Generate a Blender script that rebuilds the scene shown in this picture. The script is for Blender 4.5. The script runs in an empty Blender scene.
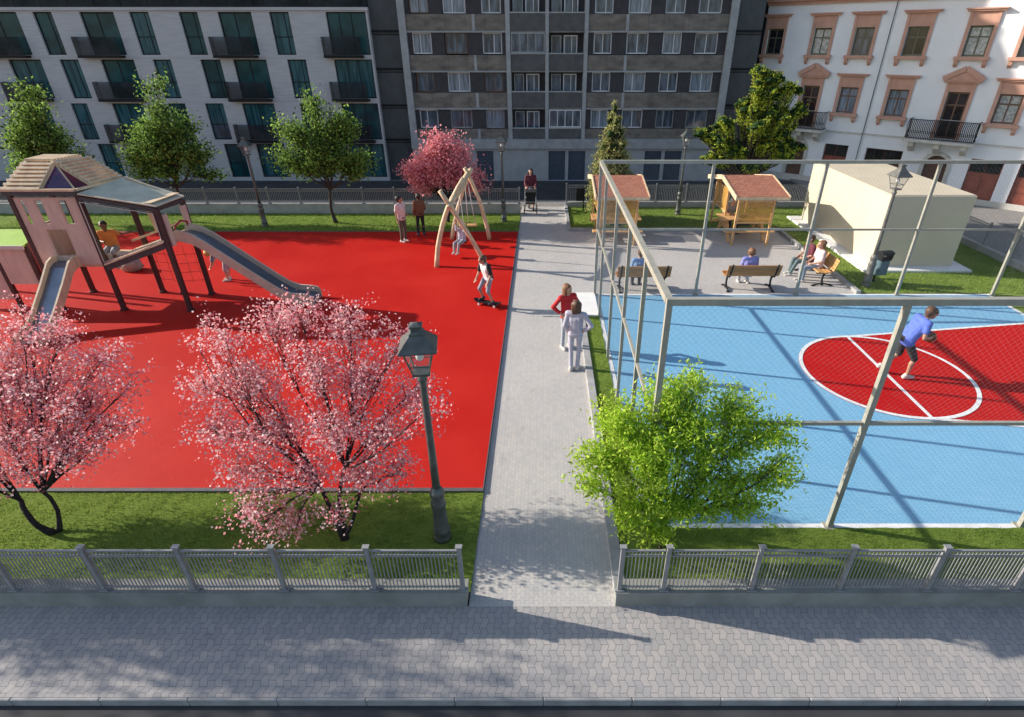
import bpy, math, random
import numpy as np
from mathutils import Vector, Matrix, Euler
R = math.radians
scene = bpy.context.scene
C = scene.collection
random.seed(7)

# ------------------------------------------------------------------ materials
def new_mat(name):
    m = bpy.data.materials.new(name); m.use_nodes = True
    nt = m.node_tree
    return m, nt, nt.nodes['Principled BSDF'], nt.nodes['Material Output']

def N(nt, t, **k):
    n = nt.nodes.new(t)
    for a, v in k.items(): setattr(n, a, v)
    return n

def mathn(nt, op, a, b=None, c=None):
    n = nt.nodes.new('ShaderNodeMath'); n.operation = op
    for i, v in enumerate((a, b, c)):
        if v is None: continue
        if isinstance(v, (int, float)): n.inputs[i].default_value = v
        else: nt.links.new(v, n.inputs[i])
    return n.outputs[0]

def mix_col(nt, fac, a, b, blend='MIX'):
    n = nt.nodes.new('ShaderNodeMix'); n.data_type = 'RGBA'; n.blend_type = blend
    for s, v in ((n.inputs[0], fac), (n.inputs[6], a), (n.inputs[7], b)):
        if isinstance(v, (int, float)): s.default_value = v
        elif isinstance(v, tuple): s.default_value = v if len(v) == 4 else v + (1,)
        else: nt.links.new(v, s)
    return n.outputs[2]

def noise(nt, vec, scale, detail=4, rough=.55):
    n = nt.nodes.new('ShaderNodeTexNoise'); n.inputs['Scale'].default_value = scale
    n.inputs['Detail'].default_value = detail; n.inputs['Roughness'].default_value = rough
    nt.links.new(vec, n.inputs['Vector']); return n.outputs['Fac']

def ramp(nt, fac, lo, hi):
    n = nt.nodes.new('ShaderNodeMapRange'); n.inputs[1].default_value = lo; n.inputs[2].default_value = hi
    nt.links.new(fac, n.inputs[0]); return n.outputs[0]

def mat(name, col, rough=.6, var=.18, scale=6, fine=60, bump=0, bscale=80, metal=0, col2=None, lo=.35, hi=.65, spec=None, stretch=None):
    m, nt, p, out = new_mat(name)
    tc = N(nt, 'ShaderNodeTexCoord'); v = tc.outputs['Object']
    if stretch:
        mp = N(nt, 'ShaderNodeMapping'); mp.inputs['Scale'].default_value = stretch
        nt.links.new(v, mp.inputs['Vector']); v = mp.outputs[0]
    f = ramp(nt, noise(nt, v, scale), lo, hi)
    c2 = col2 or tuple(max(0, x * (1 - var)) for x in col)
    c1 = col if col2 else tuple(min(1, x * (1 + var * .6)) for x in col)
    base = mix_col(nt, f, c1, c2)
    f2 = ramp(nt, noise(nt, v, fine, 3), .3, .7)
    base = mix_col(nt, mathn(nt, 'MULTIPLY', f2, var * .8), base, tuple(x * .5 for x in col))
    nt.links.new(base, p.inputs['Base Color'])
    p.inputs['Roughness'].default_value = rough; p.inputs['Metallic'].default_value = metal
    if spec is not None: p.inputs['Specular IOR Level'].default_value = spec
    if bump:
        b = N(nt, 'ShaderNodeBump'); b.inputs['Strength'].default_value = bump; b.inputs['Distance'].default_value = .01
        nt.links.new(noise(nt, v, bscale, 4), b.inputs['Height']); nt.links.new(b.outputs[0], p.inputs['Normal'])
    return m

def leaf_mat(name, col, trans=.35, rough=.65):
    m, nt, p, out = new_mat(name)
    g = N(nt, 'ShaderNodeNewGeometry')
    rnd = g.outputs['Random Per Island']
    c = mix_col(nt, rnd, tuple(x * .72 for x in col), tuple(min(1, x * 1.3) for x in col))
    nt.links.new(c, p.inputs['Base Color']); p.inputs['Roughness'].default_value = rough
    p.inputs['Specular IOR Level'].default_value = .12
    t = N(nt, 'ShaderNodeBsdfTranslucent'); nt.links.new(c, t.inputs['Color'])
    mx = N(nt, 'ShaderNodeMixShader'); mx.inputs[0].default_value = trans
    nt.links.new(p.outputs[0], mx.inputs[1]); nt.links.new(t.outputs[0], mx.inputs[2])
    nt.links.new(mx.outputs[0], out.inputs['Surface'])
    return m

def glass_mat(name, col, rough=.08, alpha=1.0, scale=1.2, col2=None, stretch=(1, 1, 1), spec=.5):
    m, nt, p, out = new_mat(name)
    tc = N(nt, 'ShaderNodeTexCoord')
    mp = N(nt, 'ShaderNodeMapping'); mp.inputs['Scale'].default_value = stretch
    nt.links.new(tc.outputs['Object'], mp.inputs['Vector'])
    f = ramp(nt, noise(nt, mp.outputs[0], scale, 2), .38, .62)
    nt.links.new(mix_col(nt, f, col, col2 or tuple(x * .45 for x in col)), p.inputs['Base Color'])
    p.inputs['Roughness'].default_value = rough; p.inputs['IOR'].default_value = 1.5; p.inputs['Specular IOR Level'].default_value = spec
    if alpha < 1:
        t = N(nt, 'ShaderNodeBsdfTransparent'); mx = N(nt, 'ShaderNodeMixShader'); mx.inputs[0].default_value = alpha
        nt.links.new(t.outputs[0], mx.inputs[1]); nt.links.new(p.outputs[0], mx.inputs[2])
        nt.links.new(mx.outputs[0], out.inputs['Surface'])
    return m

def paver_mat(name, col, bw, bh, zig, joint, mortar, var=.16, warm=(1.05, 1.0, .95), bumpd=.004, zper=None, coarse=None):
    """interlocking paving: a running bond whose upright joints zigzag"""
    m, nt, p, out = new_mat(name)
    tc = N(nt, 'ShaderNodeTexCoord'); v = tc.outputs['Object']
    sep = N(nt, 'ShaderNodeSeparateXYZ'); nt.links.new(v, sep.inputs[0])
    x, y = sep.outputs[0], sep.outputs[1]
    zp = zper or bh
    tri = mathn(nt, 'PINGPONG', mathn(nt, 'ADD', y, 100.0), zp)
    wob = noise(nt, v, 5, 2)
    x2 = mathn(nt, 'ADD', x, mathn(nt, 'MULTIPLY', mathn(nt, 'SUBTRACT', tri, zp / 2), zig))
    x2 = mathn(nt, 'ADD', x2, mathn(nt, 'MULTIPLY', wob, .012))
    y2 = mathn(nt, 'ADD', y, mathn(nt, 'MULTIPLY', wob, .012))
    cb = N(nt, 'ShaderNodeCombineXYZ'); nt.links.new(y2, cb.inputs[0]); nt.links.new(x2, cb.inputs[1])
    br = N(nt, 'ShaderNodeTexBrick'); nt.links.new(cb.outputs[0], br.inputs['Vector'])
    br.inputs['Scale'].default_value = 1; br.inputs['Brick Width'].default_value = bw; br.inputs['Row Height'].default_value = bh
    br.inputs['Mortar Size'].default_value = joint; br.inputs['Mortar Smooth'].default_value = .3
    br.inputs['Bias'].default_value = 0
    br.inputs['Color1'].default_value = tuple(c * (1 + var) * w for c, w in zip(col, warm)) + (1,)
    br.inputs['Color2'].default_value = tuple(c * (1 - var) for c in col) + (1,)
    br.inputs['Mortar'].default_value = mortar + (1,)
    big = ramp(nt, noise(nt, v, .8, 4), .3, .7)
    fin = ramp(nt, noise(nt, v, 90, 3), .25, .75)
    c = mix_col(nt, mathn(nt, 'MULTIPLY', big, .22), br.outputs['Color'], tuple(x_ * .55 for x_ in col))
    c = mix_col(nt, mathn(nt, 'MULTIPLY', fin, .25), c, tuple(x_ * .5 for x_ in col))
    st = ramp(nt, noise(nt, v, 3.2, 6, .7), .58, .75)
    c = mix_col(nt, mathn(nt, 'MULTIPLY', st, .38), c, tuple(x_ * .4 for x_ in col))
    gm = ramp(nt, noise(nt, v, 26, 2, .4), .72, .75)
    c = mix_col(nt, mathn(nt, 'MULTIPLY', gm, .45), c, tuple(x_ * .35 for x_ in col))
    nt.links.new(c, p.inputs['Base Color']); p.inputs['Roughness'].default_value = .85
    b = N(nt, 'ShaderNodeBump'); b.inputs['Strength'].default_value = .6; b.inputs['Distance'].default_value = bumpd
    h = mathn(nt, 'ADD', mathn(nt, 'SUBTRACT', 1.0, br.outputs['Fac']), mathn(nt, 'MULTIPLY', fin, .25))
    nt.links.new(h, b.inputs['Height']); nt.links.new(b.outputs[0], p.inputs['Normal'])
    return m

M = {}
M['asphalt'] = mat('asphalt', (.045, .047, .052), .9, .3, 1.2, 120, .5, 150)
M['ground'] = mat('ground', (.2, .2, .2), .9, .2, .4)
M['pavers'] = paver_mat('interlocking_pavers', (.40, .385, .38), .145, .088, .42, .0036, (.17, .17, .175), .09, zper=.0825)
M['cobbles'] = paver_mat('path_cobbles', (.53, .515, .495), .10, .06, .5, .003, (.40, .39, .38), .06, zper=.05, bumpd=.009)
M['plaza'] = paver_mat('plaza_cobbles', (.53, .515, .50), .10, .06, .5, .003, (.42, .41, .40), .05, zper=.05, bumpd=.004)
M['far_paving'] = paver_mat('far_paving', (.3, .29, .28), .2, .1, .3, .006, (.15, .15, .15), .1)
M['concrete'] = mat('concrete', (.42, .41, .40), .85, .16, 3, 70, .3, 60)
M['concrete_dark'] = mat('concrete_dark', (.25, .25, .25), .85, .2, 2.5, 70, .3, 60)
M['plinth_concrete'] = mat('plinth_concrete', (.27, .275, .255), .9, .2, 2.5, 70, .3, 60)
M['kerb'] = mat('kerb_stone', (.36, .355, .35), .85, .2, 4, 80, .3, 60)
M['white_slab'] = mat('white_slab', (.78, .77, .75), .8, .06, 4)
M['rubber'] = mat('red_rubber', (.60, .022, .014), .5, .16, .45, 130, 1.0, 180, col2=(.50, .009, .006), spec=.09, lo=.3, hi=.7)
M['edging'] = mat('grey_edging', (.11, .11, .12), .8, .2, 5)
M['lawn'] = mat('lawn', (.20, .27, .05), .95, .2, 1.3, 60, .8, 90, col2=(.135, .205, .036), spec=.1)
M['white_line'] = mat('white_line', (.82, .82, .81), .7, .14, 5)
M['court_red'] = mat('court_red', (.50, .009, .009), .8, .1, 2, 140, .2, 150, col2=(.46, .008, .008), spec=.1)

def court_mat():
    m, nt, p, out = new_mat('blue_court_tiles')
    tc = N(nt, 'ShaderNodeTexCoord'); v = tc.outputs['Object']
    mp = N(nt, 'ShaderNodeMapping'); mp.inputs['Rotation'].default_value = (0, 0, R(45)); nt.links.new(v, mp.inputs[0])
    br = N(nt, 'ShaderNodeTexBrick'); nt.links.new(mp.outputs[0], br.inputs['Vector'])
    br.inputs['Brick Width'].default_value = .10; br.inputs['Row Height'].default_value = .05; br.inputs['Mortar Size'].default_value = .006
    br.inputs['Scale'].default_value = 1
    br.inputs['Color1'].default_value = (.235, .51, .72, 1); br.inputs['Color2'].default_value = (.21, .47, .68, 1); br.inputs['Mortar'].default_value = (.16, .38, .58, 1)
    f = ramp(nt, noise(nt, v, .9, 5), .3, .7)
    c = mix_col(nt, mathn(nt, 'MULTIPLY', f, .25), br.outputs['Color'], (.14, .36, .56))
    c = mix_col(nt, mathn(nt, 'MULTIPLY', ramp(nt, noise(nt, v, 2.6, 6, .7), .55, .75), .3), c, (.33, .53, .68))
    nt.links.new(c, p.inputs['Base Color']); p.inputs['Roughness'].default_value = .6
    b = N(nt, 'ShaderNodeBump'); b.inputs['Strength'].default_value = .4; b.inputs['Distance'].default_value = .003
    nt.links.new(br.outputs['Fac'], b.inputs['Height']); b.invert = True; nt.links.new(b.outputs[0], p.inputs['Normal'])
    return m
M['court'] = court_mat()
M['fence_metal'] = mat('fence_metal', (.29, .29, .295), .55, .15, 9, 60, metal=.1)
M['net_metal'] = mat('net_wire', (.2, .22, .22), .5, .1, 9, metal=.4)
M['post_paint'] = mat('post_paint', (.36, .35, .29), .5, .12, 7, 70)
M['lamp_metal'] = mat('lamp_metal', (.12, .13, .123), .42, .25, 9, 60, .15, 60, metal=.35)
M['lamp_weathered'] = mat('lamp_weathered', (.17, .165, .15), .55, .3, 9, 60, .15, 60, metal=.25)
M['lamp_glass'] = glass_mat('lamp_glass', (.6, .62, .62), .05, .18)
M['bulb'] = mat('bulb', (.85, .84, .8), .3, .03)
M['bark'] = mat('bark', (.07, .052, .04), .95, .4, 14, 60, .8, 40)
M['bark_dark'] = mat('bark_dark', (.032, .024, .022), .95, .4, 14, 60, .8, 40)
M['pink_light'] = leaf_mat('pale_blossom', (.94, .62, .62), .45)
M['pink'] = leaf_mat('pink_blossom', (.86, .36, .38), .45)
M['pink_deep'] = leaf_mat('deep_blossom', (.66, .17, .2), .4)
M['pink_red'] = leaf_mat('rose_blossom', (.84, .32, .35), .45)
M['leaf_bright'] = leaf_mat('bright_leaf', (.40, .60, .055), .65)
M['leaf_bright2'] = leaf_mat('bright_leaf_pale', (.58, .74, .11), .65)
M['leaf_mid'] = leaf_mat('mid_leaf', (.17, .30, .055), .5)
M['leaf_mid2'] = leaf_mat('mid_leaf_pale', (.30, .44, .10), .5)
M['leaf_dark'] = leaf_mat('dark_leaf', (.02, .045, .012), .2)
M['leaf_sunlit'] = leaf_mat('sunlit_leaf', (.50, .56, .06), .35)  # yellow-green of sunlit pine clumps, painted as leaf colour
M['needle'] = leaf_mat('needle', (.27, .29, .09), .35)
M['needle2'] = leaf_mat('needle_pale', (.48, .48, .19), .35)
M['blade'] = leaf_mat('grass_blade', (.20, .29, .05), .4)
M['blade2'] = leaf_mat('grass_blade_pale', (.28, .37, .08), .4)
M['wood'] = mat('light_wood', (.72, .54, .35), .6, .2, 5, 60, .2, 40, stretch=(1, 1, .15))
M['wood_log'] = mat('log_wood', (.66, .50, .31), .6, .18, 4, 50, .3, 30)
M['wood_orange'] = mat('orange_wood', (.70, .41, .17), .55, .2, 6, 60, .2, 40)
M['wood_brown'] = mat('bench_wood', (.50, .22, .07), .55, .25, 6, 60, .2, 40, stretch=(.2, 1, 1))
M['wood_gold'] = mat('bench_gold_wood', (.62, .33, .11), .5, .2, 6, 60, .2, 40)
M['panel_wood'] = mat('panel_wood', (.62, .47, .38), .65, .14, 3, 60, .15, 40, stretch=(3, 3, .5))
M['slide_board'] = mat('slide_board', (.60, .46, .35), .6, .1, 3)
M['steel'] = mat('slide_steel', (.20, .24, .30), .3, .15, 3, metal=.7)
M['maroon'] = mat('maroon_paint', (.055, .028, .03), .5, .2, 6)
M['dark_beam'] = mat('dark_beam', (.05, .05, .055), .5, .2, 6)
M['roof_panel'] = mat('grey_roof_panel', (.62, .58, .45), .95, .12, 3, 40, spec=.05)
M['trim'] = mat('pale_trim', (.55, .52, .48), .5, .08, 5)
M['violet_glass'] = glass_mat('violet_glass', (.10, .03, .10), .1, 1, 2.5, (.02, .02, .07))
M['ruby_glass'] = glass_mat('ruby_glass', (.16, .012, .03), .1, 1, 2, (.09, .01, .02))
M['amber_screen'] = glass_mat('amber_screen', (.75, .42, .09), .25, .5, 3, (.6, .33, .07))
M['lime'] = mat('lime_paint', (.30, .5, .03), .6, .1, 4)
M['boulder'] = mat('boulder', (.42, .36, .29), .9, .25, 6, 40, .5, 20)
M['rope'] = mat('rope', (.05, .045, .045), .9, .1, 20)
M['rope_pale'] = mat('pale_rope', (.6, .58, .55), .8, .1, 20)
M['bar_red'] = mat('red_bar', (.35, .02, .03), .35, .05)
M['black'] = mat('black_metal', (.018, .018, .02), .5, .2, 8, spec=.2)
M['bin_blue'] = mat('bin_blue', (.09, .15, .18), .5, .12, 6)
M['cream'] = mat('cream_render', (.62, .54, .40), .9, .05, 1.2, 90, .25, 120)
M['white_wall'] = mat('white_stone_wall', (.50, .50, .51), .8, .1, 3, 60, .1, 40, stretch=(.4, 1, 4))
M['house_wall'] = mat('house_plaster', (.86, .86, .86), .85, .05, .8, 60, .1, 60)
M['terracotta'] = mat('terracotta', (.60, .335, .245), .8, .1, 3)
M['stone'] = mat('pale_stone', (.60, .57, .51), .85, .12, 4)
M['grey_panel'] = mat('grey_panel', (.24, .235, .23), .85, .15, 2)
M['brown_concrete'] = mat('weathered_concrete', (.27, .235, .20), .9, .5, 1.5, 30, .2, 40, col2=(.115, .10, .088), lo=.34, hi=.68, stretch=(1, 1, 2.2))
M['dark_infill'] = mat('dark_infill', (.05, .047, .052), .8, .25, 4)
M['column'] = mat('column_concrete', (.36, .37, .375), .85, .14, 3)
M['balcony_panel'] = mat('balcony_panel', (.105, .102, .104), .8, .2, 3)
M['ribbed'] = None
M['ground_wall'] = mat('ground_wall', (.40, .42, .43), .85, .12, 2)
M['garage'] = mat('garage_door', (.055, .075, .11), .6, .15, 4)
M['white_frame'] = mat('white_frame', (.72, .72, .73), .5, .05)
M['dark_frame'] = mat('dark_frame', (.012, .014, .016), .6, .1, spec=.2)
M['olive_frame'] = mat('olive_frame', (.14, .13, .08), .5, .12, 8)
M['brown_frame'] = mat('brown_frame', (.16, .085, .05), .5, .15, 8)
M['door_brown'] = mat('door_brown', (.115, .05, .028), .5, .25, 8)
M['gate_red'] = mat('gate_red', (.29, .075, .045), .55, .18, 5)
M['teal_glass'] = glass_mat('teal_glass', (.016, .08, .092), .12, 1, 1.1, (.007, .04, .05), spec=.25)
M['teal_glass2'] = glass_mat('curtained_teal_glass', (.045, .135, .16), .08, 1, 1.4, (.014, .06, .075), (5, 1, .5), spec=.25)
M['pale_glass'] = glass_mat('curtained_glass', (.27, .31, .37), .1, 1, 2, (.13, .155, .19), (6, 1, .6))
M['grey_glass'] = glass_mat('grey_glass', (.13, .165, .215), .08, 1, 1.6, (.05, .06, .08), (3, 1, .8))
M['dark_glass'] = glass_mat('dark_glass', (.03, .032, .035), .08, 1, 2, (.012, .012, .014))
M['lace'] = glass_mat('lace_glass', (.5, .52, .5), .15, 1, 9, (.28, .3, .29))
M['balcony_glass'] = glass_mat('balcony_glass', (.05, .052, .058), .3, .42, spec=.1)

def ribbed_mat():
    m, nt, p, out = new_mat('ribbed_cladding')
    tc = N(nt, 'ShaderNodeTexCoord'); v = tc.outputs['Object']
    w = N(nt, 'ShaderNodeTexWave'); w.inputs['Scale'].default_value = 5; w.bands_direction = 'X'; nt.links.new(v, w.inputs['Vector'])
    f = ramp(nt, noise(nt, v, 1.5), .3, .7)
    c = mix_col(nt, f, (.075, .083, .09), (.05, .056, .06))
    nt.links.new(c, p.inputs['Base Color']); p.inputs['Roughness'].default_value = .6
    b = N(nt, 'ShaderNodeBump'); b.inputs['Strength'].default_value = .6; b.inputs['Distance'].default_value = .02
    nt.links.new(w.outputs['Fac'], b.inputs['Height']); nt.links.new(b.outputs[0], p.inputs['Normal'])
    return m
M['ribbed'] = ribbed_mat()

def shingle_mat():
    m, nt, p, out = new_mat('red_shingles')
    tc = N(nt, 'ShaderNodeTexCoord'); v = tc.outputs['Object']
    br = N(nt, 'ShaderNodeTexBrick'); nt.links.new(v, br.inputs['Vector'])
    br.inputs['Scale'].default_value = 1; br.inputs['Brick Width'].default_value = .2; br.inputs['Row Height'].default_value = .15; br.inputs['Mortar Size'].default_value = .008
    br.inputs['Color1'].default_value = (.46, .17, .10, 1); br.inputs['Color2'].default_value = (.33, .105, .06, 1); br.inputs['Mortar'].default_value = (.11, .035, .03, 1)
    f = ramp(nt, noise(nt, v, 9), .3, .7)
    nt.links.new(mix_col(nt, mathn(nt, 'MULTIPLY', f, .4), br.outputs['Color'], (.50, .24, .15)), p.inputs['Base Color'])
    p.inputs['Roughness'].default_value = .85
    b = N(nt, 'ShaderNodeBump'); b.inputs['Strength'].default_value = .5; b.inputs['Distance'].default_value = .01; b.invert = True
    nt.links.new(br.outputs['Fac'], b.inputs['Height']); nt.links.new(b.outputs[0], p.inputs['Normal'])
    return m
M['shingles'] = shingle_mat()

# ------------------------------------------------------------------ mesh building
class MB:
    def __init__(s): s.v = []; s.f = []; s.m = []; s.sm = []
    def add(s, vs, fs, mi=0, smooth=False):
        o = len(s.v); s.v += [tuple(p) for p in vs]
        for f in fs: s.f.append(tuple(i + o for i in f)); s.m.append(mi); s.sm.append(smooth)
        return s
    def box(s, x0, x1, y0, y1, z0, z1, mi=0):
        vs = [(x, y, z) for z in (z0, z1) for y in (y0, y1) for x in (x0, x1)]
        return s.add(vs, [(0, 2, 3, 1), (4, 5, 7, 6), (0, 1, 5, 4), (2, 6, 7, 3), (0, 4, 6, 2), (1, 3, 7, 5)], mi)
    def cbox(s, x0, x1, y0, y1, z0, z1, b=.01, mi=0):
        """box whose upright and top edges are chamfered"""
        def ring(z, i): return [(x0 + i + b, y0 + i, z), (x1 - i - b, y0 + i, z), (x1 - i, y0 + i + b, z), (x1 - i, y1 - i - b, z), (x1 - i - b, y1 - i, z), (x0 + i + b, y1 - i, z), (x0 + i, y1 - i - b, z), (x0 + i, y0 + i + b, z)]
        vs = ring(z0, 0) + ring(z1 - b, 0) + ring(z1, b)
        fs = [tuple(range(7, -1, -1))]
        for k in (0, 1):
            for i in range(8): fs.append((k * 8 + i, k * 8 + (i + 1) % 8, k * 8 + 8 + (i + 1) % 8, k * 8 + 8 + i))
        fs.append(tuple(range(16, 24)))
        return s.add(vs, fs, mi)
    def quad(s, a, b, c, d, mi=0): return s.add([a, b, c, d], [(0, 1, 2, 3)], mi)
    def bar(s, p, q, w, h, up=(0, 0, 1), mi=0):
        p = Vector(p); q = Vector(q); d = (q - p).normalized(); up = Vector(up)
        if abs(d.dot(up)) > .98: up = Vector((0, 1, 0))
        x = d.cross(up).normalized() * (w / 2); z = x.cross(d).normalized() * (h / 2)
        vs = [p - x - z, p + x - z, p + x + z, p - x + z, q - x - z, q + x - z, q + x + z, q - x + z]
        return s.add(vs, [(3, 2, 1, 0), (4, 5, 6, 7), (0, 1, 5, 4), (1, 2, 6, 5), (2, 3, 7, 6), (3, 0, 4, 7)], mi)
    def tube(s, pts, rad, n=8, mi=0, cap=True, smooth=True):
        pts = [Vector(p) for p in pts]
        if isinstance(rad, (int, float)): rad = [rad] * len(pts)
        vs = []; ref = None
        for i, p in enumerate(pts):
            d = (pts[min(i + 1, len(pts) - 1)] - pts[max(i - 1, 0)])
            d = d.normalized() if d.length > 1e-9 else Vector((0, 0, 1))
            if ref is None: ref = Vector((1, 0, 0)) if abs(d.x) < .8 else Vector((0, 1, 0))
            x = (ref - d * ref.dot(d)).normalized(); ref = x; y = d.cross(x)
            for k in range(n):
                a = 2 * math.pi * k / n; vs.append(p + (x * math.cos(a) + y * math.sin(a)) * rad[i])
        fs = [(i * n + k, i * n + (k + 1) % n, (i + 1) * n + (k + 1) % n, (i + 1) * n + k) for i in range(len(pts) - 1) for k in range(n)]
        s.add(vs, fs, mi, smooth)
        if cap and n > 2:
            o = len(s.v) - len(vs)
            s.f += [tuple(o + k for k in range(n - 1, -1, -1)), tuple(o + (len(pts) - 1) * n + k for k in range(n))]; s.m += [mi, mi]; s.sm += [False, False]
        return s
    def lathe(s, prof, n=16, c=(0, 0, 0), mi=0, smooth=True):
        vs = [(c[0] + r * math.cos(2 * math.pi * k / n), c[1] + r * math.sin(2 * math.pi * k / n), c[2] + z) for r, z in prof for k in range(n)]
        fs = [(i * n + k, i * n + (k + 1) % n, (i + 1) * n + (k + 1) % n, (i + 1) * n + k) for i in range(len(prof) - 1) for k in range(n)]
        fs += [tuple(range(n - 1, -1, -1)), tuple((len(prof) - 1) * n + k for k in range(n))]
        return s.add(vs, fs, mi, smooth)
    def ell(s, c, r, n=12, m=8, mi=0):
        r = (r, r, r) if isinstance(r, (int, float)) else r
        vs = [(c[0], c[1], c[2] - r[2])]
        for i in range(1, m):
            t = math.pi * i / m - math.pi / 2
            for k in range(n):
                a = 2 * math.pi * k / n; vs.append((c[0] + r[0] * math.cos(t) * math.cos(a), c[1] + r[1] * math.cos(t) * math.sin(a), c[2] + r[2] * math.sin(t)))
        vs.append((c[0], c[1], c[2] + r[2])); fs = []
        for k in range(n):
            fs.append((0, 1 + (k + 1) % n, 1 + k)); fs.append((len(vs) - 1, 1 + (m - 2) * n + k, 1 + (m - 2) * n + (k + 1) % n))
        for i in range(m - 2):
            for k in range(n): fs.append((1 + i * n + k, 1 + i * n + (k + 1) % n, 1 + (i + 1) * n + (k + 1) % n, 1 + (i + 1) * n + k))
        return s.add(vs, fs, mi, True)
    def prism(s, poly, ext, mi=0):
        """flat outline (list of 3D points) pushed along ext"""
        n = len(poly); e = Vector(ext); a = [Vector(p) for p in poly]
        vs = a + [p + e for p in a]
        fs = [tuple(range(n - 1, -1, -1)), tuple(range(n, 2 * n))] + [(i, (i + 1) % n, n + (i + 1) % n, n + i) for i in range(n)]
        return s.add(vs, fs, mi)
    def facade(s, x0, x1, z0, z1, rows, y=0, depth=.15, back=False, mi=0):
        """wall sheet facing -y with openings in rows (za, zb, [(xa, xb), ...]); reveals run back by depth"""
        z = z0
        def q(a, b, c, d):
            if b - a > 1e-5 and d - c > 1e-5:
                s.quad((a, y, c), (b, y, c), (b, y, d), (a, y, d), mi)
                if back: s.quad((a, y + depth, d), (b, y + depth, d), (b, y + depth, c), (a, y + depth, c), mi)
        for za, zb, hs in sorted(rows):
            q(x0, x1, z, za); x = x0
            for xa, xb in sorted(hs):
                q(x, xa, za, zb); x = xb
                yb = y + depth
                s.quad((xa, y, za), (xa, y, zb), (xa, yb, zb), (xa, yb, za), mi); s.quad((xb, y, zb), (xb, y, za), (xb, yb, za), (xb, yb, zb), mi)
                s.quad((xa, y, zb), (xb, y, zb), (xb, yb, zb), (xa, yb, zb), mi); s.quad((xb, y, za), (xa, y, za), (xa, yb, za), (xb, yb, za), mi)
            q(x, x1, za, zb); z = zb
        q(x0, x1, z, z1)
        return s
    def build(s, name, mats, parent=None, world=False):
        me = bpy.data.meshes.new(name)
        v = s.v
        if world and parent is not None:
            o = Vector((0, 0, 0)); p = parent
            while p: o += p.location; p = p.parent
            v = [(a - o.x, b - o.y, c - o.z) for a, b, c in v]
        me.from_pydata(v, [], s.f)
        mats = mats if isinstance(mats, (list, tuple)) else [mats]
        for m_ in mats: me.materials.append(M[m_] if isinstance(m_, str) else m_)
        me.polygons.foreach_set('material_index', s.m); me.polygons.foreach_set('use_smooth', s.sm)
        me.update()
        ob = bpy.data.objects.new(name, me); C.objects.link(ob)
        if parent is not None: ob.parent = parent
        return ob

def tag(o, label=None, cat=None, group=None, kind=None):
    if label: o['label'] = label
    if cat: o['category'] = cat
    if group: o['group'] = group
    if kind: o['kind'] = kind
    return o
def thing(name, label, cat, loc=(0, 0, 0), rz=0, group=None):
    o = bpy.data.objects.new(name, None); C.objects.link(o)
    o.empty_display_size = .2; o.location = loc; o.rotation_euler = (0, 0, rz)
    return tag(o, label, cat, group)
def dup(root, loc, rz, label, scale=1):
    def cp(o, par):
        c = o.copy(); C.objects.link(c); c.parent = par
        for ch in list(o.children): cp(ch, c)
        return c
    r = cp(root, None); r.location = loc; r.rotation_euler = (0, 0, rz); r.scale = (scale,) * 3; r['label'] = label
    return r
def struct(name, mb, m, label=None, cat=None):
    o = mb.build(name, m); o['kind'] = 'structure'
    if label: o['label'] = label
    if cat: o['category'] = cat
    return o
# ------------------------------------------------------------------ setting: ground, street, park surfaces
struct('ground', MB().quad((-300, -60, -.13), (300, -60, -.13), (300, 400, -.13), (-300, 400, -.13)), 'ground')
struct('road', MB().quad((-60, -8, -.105), (60, -8, -.105), (60, 3.46, -.105), (-60, 3.46, -.105)), 'asphalt', 'dark asphalt street along the bottom edge in front of the kerb', 'road')
struct('road', MB().quad((-60, 26.4, -.115), (60, 26.4, -.115), (60, 31.0, -.115), (-60, 31.0, -.115)), 'asphalt', 'shaded dark asphalt street between the park and the buildings', 'road')
kb = MB()
for i in range(-30, 31): kb.cbox(i * 1.0 + .002, i + .998, 3.465, 3.50, -.13, .003, .008)
struct('kerb', kb, 'kerb', 'pale stone kerb between the street and the near pavement', 'kerb')
struct('pavement', MB().box(-40, 40, 3.50, 4.66, -.13, 0), 'pavers', 'grey interlocking paved pavement running along the street', 'pavement')
struct('pavement', MB().box(-40, 13.6, 25.1, 26.4, -.13, -.02), 'far_paving', 'narrow grey pavement behind the rear park fence', 'pavement')
struct('path', MB().box(-.98, .94, 4.66, 25.1, -.13, 0), 'cobbles', 'straight light grey cobbled path through the middle of the park', 'path')
struct('plaza', MB().box(.94, 9.2, 15.02, 21.3, -.13, -.002), 'plaza', 'light grey paved plaza with benches behind the blue court', 'plaza')
struct('plaza', MB().box(.94, 1.5, 13.45, 15.02, -.13, .06), 'white_slab', 'white slab at the head of the narrow grass strip', 'slab')
struct('playground_surface', MB().box(-30, -1.0, 6.82, 21.1, -.13, .045), 'rubber', 'bright red rubber play surface left of the path', 'play surface')
eb = MB().box(-30, -.985, 6.745, 6.82, -.13, .055); eb.box(-1.0, -.985, 6.82, 21.1, -.13, .05); eb.box(-30, -.985, 21.1, 21.16, -.13, .05)
struct('playground_edging', eb, 'edging', 'dark grey edging round the red play surface', 'edging')
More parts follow.
